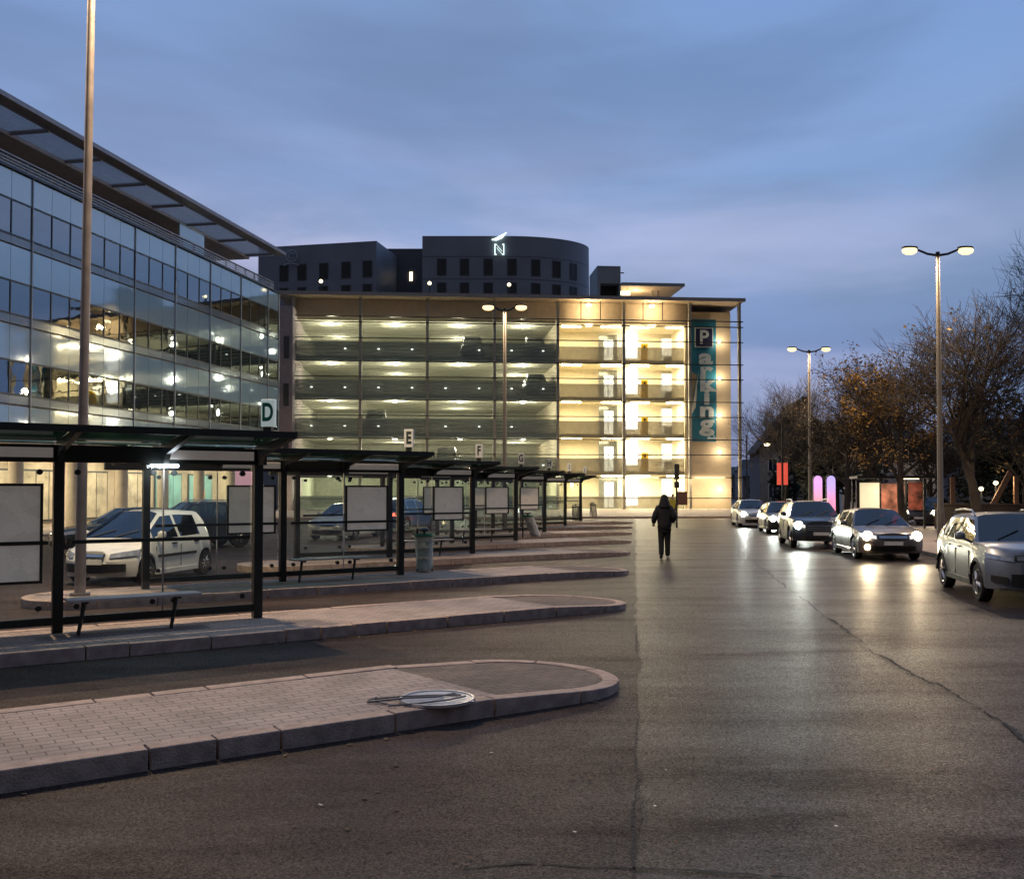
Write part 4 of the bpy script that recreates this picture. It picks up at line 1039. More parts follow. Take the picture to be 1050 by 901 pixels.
for r, (ya, yb) in enumerate(rows):
    z1, z0 = hz(ya, HY), hz(yb, HY)
    for p in (452.5, 476, 500.5, 525, 549.5, 571, 588.5):
        x = (p - 525) / F * (HY + arcpt((p - 525) / F * HY)[1]); ax_, y, t = arcpt(x)
        f = empty('window', (x, y, 0), t); f.parent = HT_
        hw = 0.52
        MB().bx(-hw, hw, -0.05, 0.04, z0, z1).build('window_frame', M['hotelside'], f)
        MB().bx(-hw + 0.09, 0.16, -0.08, -0.052, z0 + 0.1, z1 - 0.1).build('pane', M['hwin'], f)
        MB().bx(0.2, hw - 0.09, -0.08, -0.052, z0 + 0.1, z1 - 0.1).build('pane', M['hwin'], f)
    for p in (290, 308.5, 331, 354, 376):
        t = (p - 265) / 121; Y = 110 - 3 * t; x = (p - 525) / F * Y
        f = empty('window', (x, Y - HY - 0.0, 0), math.atan2(-3, x2 - x1)); f.parent = HT_
        MB().bx(-0.55, 0.55, -0.10, 0.0, z0 + 0.3, z1 + 0.3).build('window_frame', M['hotelside'], f)
        MB().bx(-0.46, 0.46, -0.13, -0.102, z0 + 0.4, z1 + 0.2).build('pane', M['hwin'], f)
m = MB()
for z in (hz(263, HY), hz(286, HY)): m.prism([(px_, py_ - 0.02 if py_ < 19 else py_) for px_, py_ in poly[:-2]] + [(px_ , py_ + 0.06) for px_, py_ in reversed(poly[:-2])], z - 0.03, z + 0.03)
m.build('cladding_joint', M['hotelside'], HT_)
lw = MB().bx(A(420, 280, 114).x, A(423, 280, 114).x, 8.9, 8.98, hz(288, 114), hz(279, 114)).build('lit_window', M['warmline'], HT_)
# neon letter with a swoosh
sx = (512 - 525) / F * HY
SG = empty('neon_sign', (sx, HY - 0.25, 0), 0, 'white neon letter N under a curved swoosh on the dark hotel', 'sign')
def hp(px, py): return ((px - 525) / F * HY - sx, 0.0, hz(py, HY))
text('letter', 'N', 1.65, M['neon'], SG, (0, -0.02, hz(257, HY)), (PI / 2, 0, 0), 0.03, sx=0.95, offset=0.04)
text('letter_core', 'N', 1.38, M['hotelside'], SG, (0, -0.07, hz(257, HY)), (PI / 2, 0, 0), 0.01, sx=0.95, offset=-0.008)
MB().tube([hp(504, 246.5), hp(508.5, 246), hp(514, 243.5), hp(519.5, 239)], [0.06, 0.17, 0.2, 0.05], 8).build('swoosh', M['neon'], SG, smooth=60)
ex = (298 - 525) / F * 109; 
EM = empty('round_emblem', (ex, 109 - 0.25, 0), 0, 'unlit grey ring emblem over an arc on the left hotel wing', 'sign')
def rg(cx, cz, r, a0, a1, th):
    return [(cx + r * math.cos(a0 + (a1 - a0) * i / 20), 0, cz + r * math.sin(a0 + (a1 - a0) * i / 20)) for i in range(21)]
cz = hz(263, 109)
MB().tube(rg(0, cz, 0.62, 0, 2 * PI, 0), 0.07, 6).build('ring', M['emblem'], EM); MB().tube(rg(0, cz, 0.32, rad(30), rad(330), 0), 0.07, 6).build('inner_ring', M['emblem'], EM)
MB().tube(rg(0, cz - 2.6, 1.75, rad(60), rad(120), 0), 0.06, 6).build('arc', M['emblem'], EM)
M['lens_lit'] = mat('lit_headlamp_lens', (0.4, 0.42, 0.44), 0.08, 0.3, var=0.2, scale=12, emit=(1, 0.95, 0.82), estr=0.9)
# ---------------------------------------------------------------- vehicles
def lerp_tab(tab, x):
    if x <= tab[0][0]: return tab[0][1]
    for (x0, y0), (x1, y1) in zip(tab, tab[1:]):
        if x <= x1:
            return y0 + (y1 - y0) * (x - x0) / (x1 - x0)
    return tab[-1][1]
def paint(name, col, metal=0.4, rough=0.32):
    return mat(name, col, rough, metal, var=0.06, coat=0.7, rvar=0.04)
def make_car(label, cat, loc, heading, S, body, group=None, name='parked_car', lights=None, beam=0.0, tail_lit=False, lampcol=(1, 1, 0.92), fogs=False, plate='', simple=False):
    """x forward, y to the car's left; origin on the road under the middle of the car"""
    a = S['L'] / 2; W2 = S['W'] / 2; H = S['H']; r = S['r']
    fa = a - S['fo']; ra = fa - S['wb']                          # axles
    cowl, rf, rr, tl = S['cowl'], S['rf'], S['rr'], S['tl']      # cowl, roof front, roof rear, tail of the glass (x)
    belt = S['belt']; hood0, hood1 = S['hood0'], S['hood1']      # heights at nose / cowl
    sill = S.get('sill', 0.22); D = 0.34; a0 = 0.45
    top = [(-a, S['tailz']), (tl - 0.02, S['tailz'] + 0.03), (tl, S['tailz'] + 0.06), (rr, H - 0.045), (rr * 0.4 + rf * 0.6, H), (rf, H - 0.03), (cowl, hood1), (a - 0.55, hood0 + 0.09), (a - 0.2, hood0 + 0.035), (a, hood0)]
    bl = [(-a, S['tailz'] - 0.10), (tl, belt + 0.05), (0, belt + 0.01), (cowl - 0.05, belt - 0.02), (cowl, hood1 - 0.075), (a, hood0 - 0.07)]
    def lean(z):
        if z < 0.32: return 0.10 * (0.32 - z) / 0.12
        if z < 0.55: return 0.0
        return 0.13 * ((z - 0.55) / max(0.2, hood0 - 0.55)) ** 1.5
    def rlean(z):
        if z < 0.35: return 0.08
        return 0.02 if z < 0.75 else 0.02 + 0.06 * (z - 0.75)
    xs = set()
    for d in (0.0, 0.012, 0.045, 0.10, 0.18, 0.26, 0.34, 0.5): xs.add(round(a - d, 4)); xs.add(round(-a + d, 4))
    R = r * 1.13
    for ax in (fa, ra):
        for i in range(13): xs.add(round(ax - R * math.cos(PI * i / 12), 4))
    bp = S['pillars']                                             # [(x_front, x_rear)] of each side window, front first
    for p in bp: xs.add(p[0]); xs.add(p[1])
    for q in (cowl, rf, rr, tl): xs.add(q)
    x = -a
    while x < a: xs.add(round(x, 3)); x += 0.22
    xs = sorted(xs); X2 = [xs[0]]
    for x in xs[1:]:
        if x - X2[-1] > 0.006: X2.append(x)
    xs = X2; NP = 11
    rings = []
    for x in xs:
        d = min(a - x, a + x); pl = a0 + (1 - a0) * math.sqrt(min(1, d / D)) if d < D else 1.0
        w = W2 * (0.985 * pl if d < D else 1.0) * (1 - 0.03 * max(0, (abs(x) - a * 0.55) / (a * 0.45)) ** 2)
        T = lerp_tab(top, x); b = min(lerp_tab(bl, x), T - 0.05)
        zb = sill
        for ax in (fa, ra):
            if abs(x - ax) <= R + 1e-4: zb = max(zb, r + math.sqrt(max(0, R * R - (x - ax) ** 2)))
        gr = max(0.0, min(1.0, (T - b - 0.09) / (H - belt - 0.12)))
        wr = w - 0.075 - S.get('tumble', 0.17) * gr
        zm = max(zb + 0.05, 0.52); zs = max(zm + 0.03, b - 0.13)
        flare = 0.018 if zb > sill + 0.02 else 0.0
        P = [(0, zb), (w - 0.10, zb), (w - 0.015 + flare, zb + 0.012), (w + flare, zm), (w - 0.012, zs), (w - 0.05, b), (wr, T - 0.085 * gr - 0.035), (wr - 0.06, T - 0.03 * gr - 0.02), (wr * 0.72, T - 0.012 * gr - 0.006), (wr * 0.36, T - 0.003), (0, T)]
        ring = []
        for (y, z) in P:
            f1 = max(0, 1 - (a - x) / 0.7); f2 = max(0, 1 - (a + x) / 0.6)
            ring.append((x - lean(z) * f1 + rlean(z) * f2, y, z))
        rings.append(ring)
    root = empty(name, loc, heading, label, cat, group)
    bins = {k: MB() for k in ('body', 'underbody', 'windscreen', 'side_window', 'rear_window')}
    sidewins = [MB() for _ in range(2 * len(bp))]
    def put(m, q):
        m.add(q, [tuple(range(len(q)))])
    for i in range(len(xs) - 1):
        xm_ = (xs[i] + xs[i + 1]) / 2
        for j in range(NP - 1):
            for sg in (1, -1):
                q = [rings[i][j], rings[i + 1][j], rings[i + 1][j + 1], rings[i][j + 1]]
                q = [(p[0], sg * p[1], p[2]) for p in q]
                if sg < 0: q = q[::-1]
                tgt = bins['body']
                if j <= 1: tgt = bins['underbody']
                elif j == 5:
                    for n_, (pf, pr) in enumerate(bp):
                        if pr < xm_ < pf: tgt = sidewins[n_ * 2 + (sg < 0)]
                elif j >= 7 and rf < xm_ < cowl: tgt = bins['windscreen']
                elif j >= 7 and tl < xm_ < rr: tgt = bins['rear_window']
                put(tgt, q)
    for i in (0, -1):
        f = [(p[0], p[1], p[2]) for p in rings[i]] + [(p[0], -p[1], p[2]) for p in reversed(rings[i][1:-1])]
        put(bins['body'], f)
    def weld(m, nm, mt, sm=40):
        o = m.build(nm, mt, root, smooth=None)
        bm = bmesh.new(); bm.from_mesh(o.data); bmesh.ops.remove_doubles(bm, verts=bm.verts[:], dist=0.0008); bmesh.ops.recalc_face_normals(bm, faces=bm.faces[:]); bm.to_mesh(o.data); bm.free()
        o.data.polygons.foreach_set('use_smooth', [True] * len(o.data.polygons)); o.data.set_sharp_from_angle(angle=rad(sm)); return o
    weld(bins['body'], 'body', body, 32); weld(bins['underbody'], 'underbody', M['trim'])
    weld(bins['windscreen'], 'windscreen', M['carwin']); weld(bins['rear_window'], 'rear_window', M['carwin'])
    for sx_, sy_ in ((cowl - 1.05, 0.36), (cowl - 1.05, -0.36), (cowl - 1.95, 0.34), (cowl - 1.95, -0.34)):
        st_ = MB(); st_.box((sx_, sy_, 0.72), (0.16, 0.48, 0.62), m=Matrix.Rotation(rad(-14), 3, 'Y')); st_.box((sx_ - 0.12, sy_, 1.12), (0.10, 0.26, 0.17), m=Matrix.Rotation(rad(-10), 3, 'Y')); st_.build('seat', M['seat'], root, bevel=0.03)
    MB().bx(cowl - 0.55, cowl - 0.12, -W2 + 0.14, W2 - 0.14, 0.6, belt - 0.06).build('dashboard', M['seat'], root, bevel=0.04)
    for s in sidewins:
        if s.v: weld(s, 'side_window', M['carwin'])
    # wheels
    for wi, (ax, sy) in enumerate(((fa, 1), (fa, -1), (ra, 1), (ra, -1))):
        wp = empty('wheel', (ax, sy * (W2 - 0.11), r), 0); wp.parent = root
        t = MB(); t.lathe([(r * 0.66, -0.105), (r * 0.93, -0.10), (r, -0.07), (r, 0.07), (r * 0.93, 0.10), (r * 0.66, 0.105), (r * 0.62, 0.06), (r * 0.62, -0.06)], 28)
        Rm = Matrix.Rotation(PI / 2, 3, 'X'); t.v = [tuple(Rm @ Vector(p)) for p in t.v]; t.build('tyre', M['tyre'], wp, smooth=40)
        g_ = MB(); g_.tube([(0, sy * 0.01, 0), (0, sy * 0.04, 0)], r * 0.62, 24); g_.build('wheel_shade_disc', M['rimgap'], wp)  # near-black disc stands in for the shade behind the spokes
        rm = MB(); ns = S.get('spokes', 5)
        pts = [(r * 0.645 * math.cos(2 * PI * i / 28), sy * 0.085, r * 0.645 * math.sin(2 * PI * i / 28)) for i in range(29)]
        rm.tube(pts, 0.018, 6, False)
        for i in range(ns):
            aa = 2 * PI * i / ns + wi
            for da in ((-0.11, 0.11) if ns <= 6 else (0,)):
                rm.tube([(0.05 * math.cos(aa), sy * 0.10, 0.05 * math.sin(aa)), (r * 0.63 * math.cos(aa + da), sy * 0.085, r * 0.63 * math.sin(aa + da))], [0.03, 0.02], 5)
        rm.tube([(0, sy * 0.06, 0), (0, sy * 0.105, 0)], 0.06, 12); rm.build('rim', M['rim'], wp, smooth=40)
    # front details, laid on the nose surface
    def xf(y, z): return a - D * max(0, (abs(y) / W2 - a0) / (1 - a0)) ** 2 - lean(z)
    def fpatch(m, y0, y1, zl, zh, off=0.012, dep=0.05, n=6, rear=False):
        vs = []; 
        for i in range(n + 1):
            t = i / n; y = y0 + (y1 - y0) * t
            for z in (zl(t), zh(t)):
                xx = -(a - D * max(0, (abs(y) / W2 - a0) / (1 - a0)) ** 2 - rlean(z) + off) if rear else xf(y, z) + off
                vs.append((xx, y, z))
        k = len(vs); sgn = dep if rear else -dep
        vs += [(x + sgn, y, z) for x, y, z in vs]
        fs = []
        for i in range(n):
            p = 2 * i; fs += [(p, p + 2, p + 3, p + 1), (k + p + 1, k + p + 3, k + p + 2, k + p), (p, k + p, k + p + 2, p + 2), (p + 1, p + 3, k + p + 3, k + p + 1)]
        fs += [(0, 1, k + 1, k), (k - 2, 2 * k - 2, 2 * k - 1, k - 1)]
        m.add(vs, fs); return m
    L_ = lambda z0, z1: (lambda t: z0 + (z1 - z0) * t)
    hz0, hz1 = S['hlz']; y0, y1 = S['hly']
    for sg in (1, -1):
        h = fpatch(MB(), sg * y0, sg * y1, L_(hz0, hz0 + 0.05), L_(hz1 - 0.05, hz1 + 0.03), 0.012)
        ho = h.build('headlight', M['lens_lit'] if lights else M['lens'], root, smooth=30)
        if lights:
            c = (y0 * 0.45 + y1 * 0.55) * sg; zc = (hz0 + hz1) / 2 + 0.01
            b = MB(); b.lathe([(0.0, 0.055), (0.09, 0.04), (0.14, 0.0), (0.14, -0.05), (0.0, -0.05)], 18)
            Rm = Matrix.Rotation(PI / 2, 3, 'Y'); b.v = [tuple(Rm @ Vector(p) + Vector((xf(c, zc) + 0.03, c, zc))) for p in b.v]
            b.build('lit_lamp', lights, ho)
            if beam: light('SPOT', 'headlight_beam', (xf(c, zc) + 0.14, c, zc), beam, lampcol, root, (0, -(PI / 2 - rad(5)), 0), spot_size=rad(60), spot_blend=1.0, shadow_soft_size=0.09)
    if fogs:
        for sg in (-1,):
            b = MB(); b.lathe([(0.0, 0.03), (0.07, 0.02), (0.09, -0.05), (0.0, -0.05)], 12); Rm = Matrix.Rotation(PI / 2, 3, 'Y'); c = sg * W2 * 0.76
            b.v = [tuple(Rm @ Vector(p) + Vector((xf(c, 0.38) + 0.03, c, 0.38))) for p in b.v]; b.build('fog_lamp', M['fog'], root)
    gz0, gz1 = S['grz']; gy = S['gry']
    gr = fpatch(MB(), -gy, gy, lambda t: gz0, lambda t: gz1, 0.010, n=10).build('grille', M['trim'], root)
    bars = MB()
    for i in range(1, 4):
        z = gz0 + (gz1 - gz0) * i / 4; fpatch(bars, -gy + 0.03, gy - 0.03, lambda t: z - 0.008, lambda t: z + 0.008, 0.018, 0.02, n=8)
    bars.build('grille_bar', M['chrome'], gr)
    iz0, iz1 = S['inz']; iy = S['iny']
    fpatch(MB(), -iy, iy, lambda t: iz0 + 0.05 * abs(2 * t - 1), lambda t: iz1, 0.008, n=10).build('bumper_intake', M['trim'], root)
    if S.get('foghole'):
        for sg in (1, -1):
            fpatch(MB(), sg * W2 * 0.66, sg * W2 * 0.90, L_(0.36, 0.42), L_(0.50, 0.53), 0.010).build('fog_surround', M['trim'], root)
            fpatch(MB(), sg * W2 * 0.20, sg * W2 * 0.80, L_(0.22, 0.32), L_(0.25, 0.35), 0.02).build('skid_trim', M['chrome'], root)
    pz = S['plz']
    pm = fpatch(MB(), -0.26, 0.26, lambda t: pz - 0.055, lambda t: pz + 0.055, 0.022, 0.03, n=4).build('number_plate', M['plate'], root)
    # mirrors, handles, rails
    for sg in (1, -1):
        mm = MB(); mm.lathe([(0.03, -0.06), (0.085, -0.045), (0.10, 0.0), (0.085, 0.05), (0.03, 0.07)], 10)
        mm.v = [(x * 0.75 + cowl - 0.32 - 0.16, y * 1.05 + sg * (W2 + 0.085), z * 1.15 + belt + 0.10) for x, y, z in mm.v]
        mm.tube([(cowl - 0.46, sg * (W2 - 0.06), belt + 0.02), (cowl - 0.47, sg * (W2 + 0.05), belt + 0.07)], 0.025, 6)
        mm.build('wing_mirror', body, root, smooth=50)
        for k_ in range(2):
            xh = bp[min(k_, len(bp) - 1)][1] + 0.12
            MB().bx(xh, xh + 0.2, sg * (W2 - 0.03), sg * (W2 + 0.012), belt - 0.13, belt - 0.10).build('door_handle', S.get('handle', body), root, bevel=0.006)
        sl = MB(); x0 = ra + R + 0.02; x1 = fa - R - 0.02
        sl.bx(x0, x1, sg * (W2 - 0.05), sg * (W2 + 0.010), sill - 0.01, sill + 0.10); sl.build('sill_trim', M['trim'] if S.get('suv') else body, root, bevel=0.01)
        if S.get('suv'):
            for ax in (fa, ra):
                ar = MB(); ar.tube([(ax - R * math.cos(PI * i / 12), sg * (W2 + 0.002), r + R * math.sin(PI * i / 12)) for i in range(13)], 0.028, 6)
                ar.build('arch_trim', M['trim'], root, smooth=50)
        if S.get('rails'):
            w = W2 - 0.075 - S.get('tumble', 0.17) - 0.05
            MB().tube([(rf - 0.15, sg * w, H - 0.07), (rf - 0.3, sg * (w + 0.01), H + 0.03), ((rf + rr) / 2, sg * (w + 0.01), H + 0.045), (rr + 0.1, sg * w, H + 0.01), (rr - 0.05, sg * w, H - 0.06)], 0.02, 6).build('roof_rail', M['alu'], root)
        if S.get('strip'):
            MB().bx(ra + 0.45, fa - 0.42, sg * (W2 - 0.02), sg * (W2 + 0.018), 0.55, 0.61).build('side_strip', M['trim'], root, bevel=0.006)
        tlm = fpatch(MB(), sg * W2 * 0.55, sg * W2 * 0.95, L_(S['tailz'] - 0.30, S['tailz'] - 0.26), L_(S['tailz'] - 0.14, S['tailz'] - 0.14), 0.012, rear=True)
        tlm.build('tail_lamp', M['tail_on'] if tail_lit else M['tail'], root)
        # door shut lines
        dl = MB()
        for xd in [p[1] - 0.05 for p in bp[:2]] + [bp[0][0] - 0.05]:
            dl.bx(xd - 0.006, xd + 0.006, sg * (W2 - 0.03), sg * (W2 + 0.002), sill + 0.12, belt - 0.16)
        dl.build('door_gap', M['trim'], root)
    w_ = MB()
    for sg in (0.1, -0.45): w_.tube([(cowl + 0.02 - 0.04, sg, lerp_tab(top, cowl) + 0.02), (cowl - 0.25, sg + 0.42, lerp_tab(top, cowl - 0.25) + 0.02)], 0.01, 5)
    w_.build('wiper', M['trim'], root)
    return root

SUV = dict(L=4.25, W=1.83, H=1.60, r=0.35, fo=0.84, wb=2.60, cowl=0.98, rf=0.28, rr=-1.40, tl=-1.96, belt=1.05, hood0=0.98, hood1=1.09, tailz=1.03, tumble=0.16, sill=0.27,
           pillars=[(0.80, -0.18), (-0.26, -1.0), (-1.09, -1.55)], hlz=(0.77, 0.88), hly=(0.50, 0.88), grz=(0.78, 0.88), gry=0.48, inz=(0.30, 0.56), iny=0.55, plz=0.66, suv=True, rails=True, foghole=True, spokes=5)
HATCH = dict(L=4.36, W=1.82, H=1.46, r=0.32, fo=0.90, wb=2.67, cowl=0.92, rf=0.18, rr=-1.30, tl=-2.02, belt=0.92, hood0=0.78, hood1=0.96, tailz=0.98, tumble=0.19, sill=0.20,
             pillars=[(0.74, -0.30), (-0.38, -1.12), (-1.2, -1.55)], hlz=(0.62, 0.76), hly=(0.46, 0.86), grz=(0.62, 0.72), gry=0.42, inz=(0.24, 0.42), iny=0.62, plz=0.50, spokes=5)
CROSS = dict(L=4.45, W=1.84, H=1.62, r=0.36, fo=0.92, wb=2.68, cowl=0.96, rf=0.24, rr=-1.50, tl=-2.08, belt=1.05, hood0=0.95, hood1=1.08, tailz=1.08, tumble=0.16, sill=0.26,
             pillars=[(0.78, -0.2), (-0.28, -1.1), (-1.18, -1.6)], hlz=(0.72, 0.86), hly=(0.52, 0.88), grz=(0.58, 0.86), gry=0.48, inz=(0.28, 0.44), iny=0.66, plz=0.52, suv=True, rails=True, spokes=5)
MINI = dict(L=3.80, W=1.70, H=1.58, r=0.30, fo=0.74, wb=2.48, cowl=1.22, rf=0.26, rr=-1.42, tl=-1.84, belt=0.95, hood0=0.74, hood1=0.99, tailz=1.02, tumble=0.20, sill=0.19,
            pillars=[(0.84, -0.16), (-0.26, -1.12)], hlz=(0.60, 0.74), hly=(0.42, 0.86), grz=(0.62, 0.68), gry=0.30, inz=(0.27, 0.48), iny=0.70, plz=0.52, spokes=9, strip=True, handle=None)
MINI['handle'] = M['trim']
VAN = dict(CROSS, H=1.95, L=4.5, rr=-1.9, tl=-2.15, tumble=0.12)
P_SIL = paint('silver_paint', (0.17, 0.19, 0.225), 0.35, 0.3); P_BRN = paint('dusky_grey_paint', (0.14, 0.125, 0.125), 0.5); P_WHT = paint('white_paint', (0.80, 0.80, 0.77), 0.0, 0.3)
P_DRK = paint('dark_slate_paint', (0.035, 0.045, 0.06), 0.5); P_BLK = paint('near_black_paint', (0.014, 0.016, 0.017), 0.3); P_BLU = paint('mid_blue_paint', (0.035, 0.10, 0.28), 0.4); P_GRY = paint('pale_grey_paint', (0.42, 0.43, 0.43), 0.3)
def head(dx, dy): return math.atan2(dy, dx)
def from_front(px, py, S, hd, sy=-1):
    """centre of a car whose front wheel on side sy touches the road at a surveyed pixel"""
    p = G(px, py); c, s = math.cos(hd), math.sin(hd); fa = S['L'] / 2 - S['fo']; ly = sy * (S['W'] / 2 - 0.11)
    return (p.x - (fa * c - ly * s), p.y - (fa * s + ly * c), 0)
GR = 'cars queuing along the road'
h = head(-0.19, -0.98)
make_car('silver grey crossover with roof rails and unlit headlamps at the right edge', 'car', from_front(1008, 616, SUV, h), h, SUV, P_SIL, GR)
h = head(-0.115, -0.99)
make_car('dusky grey hatchback with warm headlamps, one fog lamp and a white lit flank', 'car', from_front(879, 572.5, HATCH, h), h, HATCH, P_BRN, GR, lights=M['hl_warm'], beam=HEAD_W, lampcol=(1, 0.80, 0.5), fogs=True)
h = head(-0.135, -0.99)
make_car('dark slate crossover with greenish white headlamps behind the dusky grey hatchback', 'car', from_front(813, 561, CROSS, h), h, CROSS, P_DRK, GR, lights=M['hl_white'], beam=HEAD_W * 1.3, lampcol=(0.9, 1, 0.88))
h = head(-0.12, -0.99)
make_car('near black car with low bright lamps squeezed behind the slate crossover', 'car', from_front(788, 547, HATCH, h), h, HATCH, P_BLK, GR, lights=M['hl_white'], beam=HEAD_W * 0.5, lampcol=(0.9, 1, 0.9))
h = head(-0.10, -0.99)
make_car('pale grey hatchback with a glaring white headlamp, farthest of the oncoming queue', 'car', from_front(758.5, 540, HATCH, h), h, HATCH, P_GRY, GR, lights=M['hl_white'], beam=HEAD_W * 1.3, lampcol=(0.94, 1, 0.9))
h = head(-0.55, -0.83)
make_car('dark van with one glaring warm headlamp beside the right bus shelter', 'car', (A(944, 520, 52).x + 0.8, 53, 0.0), h, CROSS, P_BLK, lights=M['hl_warm'], beam=HEAD_W * 0.6, lampcol=(1, 0.8, 0.5))
# behind the shelters on the left
h = head(-0.20, -0.98)
GL = 'cars standing between the shelters and the glass offices'
make_car('small white tall roofed hatchback seen through the D and E shelter glass', 'car', from_front(146, 599, MINI, h, 1), h, MINI, P_WHT, GL)
h = head(-0.20, -0.98)
make_car('pale silver car with a blue windscreen facing us through the E shelter glass', 'car', (A(353, 520, 40).x, 40.5, 0), h, HATCH, P_GRY, GL)
h = head(0.4, 0.92)
make_car('mid blue car with lit red tail lamps behind the E shelter post', 'car', (A(412, 520, 46).x, 47, 0), h, CROSS, P_BLU, GL, tail_lit=True)
h = head(-0.75, -0.66)
make_car('black hatchback parked behind the white car, nearest the beige columns', 'car', (A(122, 520, 31).x, 31.5, 0), h, HATCH, P_BLK, GL)
make_car('dark blue crossover parked behind the white car, before the teal shop', 'car', (A(192, 520, 33.5).x, 34, 0), h, CROSS, P_DRK, GL)
# on the decks of the car park
proto = None
for px, lv, lab in ((386, 2, 'dark car parked on a middle deck, leftmost of the deck cars'), (548, 4, 'dark car parked on the topmost deck near the lobby'), (549, 3, 'dark car parked on the second deck from the top near the lobby'), (458, 1, 'dark car parked on the lowest raised deck'), (484, 4, 'dark car parked on the topmost deck above the F sign')):
    p = PL + E1 * fx(px, 2.85) + E2 * 2.85
    if proto is None: proto = make_car(lab, 'car', (0, 0, 0), 0, VAN, P_BLK, 'cars parked on the decks'); c = proto
    else: c = copy_tree(proto)
    c.location = (p.x, p.y, FL[lv]); c.rotation_euler.z = ang - PI / 2; tag(c, lab, 'car')

# ---------------------------------------------------------------- people
M['skin'] = mat('skin', (0.30, 0.17, 0.12), 0.6)
M['coat'] = mat('black_coat_cloth', (0.008, 0.009, 0.013), 0.8, bump=0.3, bscale=30)
M['trouser'] = mat('dark_trouser_cloth', (0.009, 0.009, 0.011), 0.85, bump=0.3, bscale=30)
M['hivis'] = mat('yellow_vest', (0.40, 0.36, 0.03), 0.7)
M['shoe'] = mat('white_trainer', (0.6, 0.6, 0.62), 0.5)
def skin(name, joints, edges, m, parent, sub=2, root_i=0):
    me = bpy.data.meshes.new(name)
    bm = bmesh.new(); lay = bm.verts.layers.skin.verify(); vs = []
    for i, (p, r) in enumerate(joints):
        v = bm.verts.new(p); v[lay].radius = (r, r) if not isinstance(r, tuple) else r; v[lay].use_root = (i == root_i); vs.append(v)
    for a, b in edges: bm.edges.new((vs[a], vs[b]))
    bm.to_mesh(me); bm.free(); me.materials.append(m)
    o = bpy.data.objects.new(name, me); COL.objects.link(o); o.parent = parent
    s = o.modifiers.new('skin', 'SKIN'); s.use_smooth_shade = True
    u = o.modifiers.new('sub', 'SUBSURF'); u.levels = sub; u.render_levels = sub
    return o
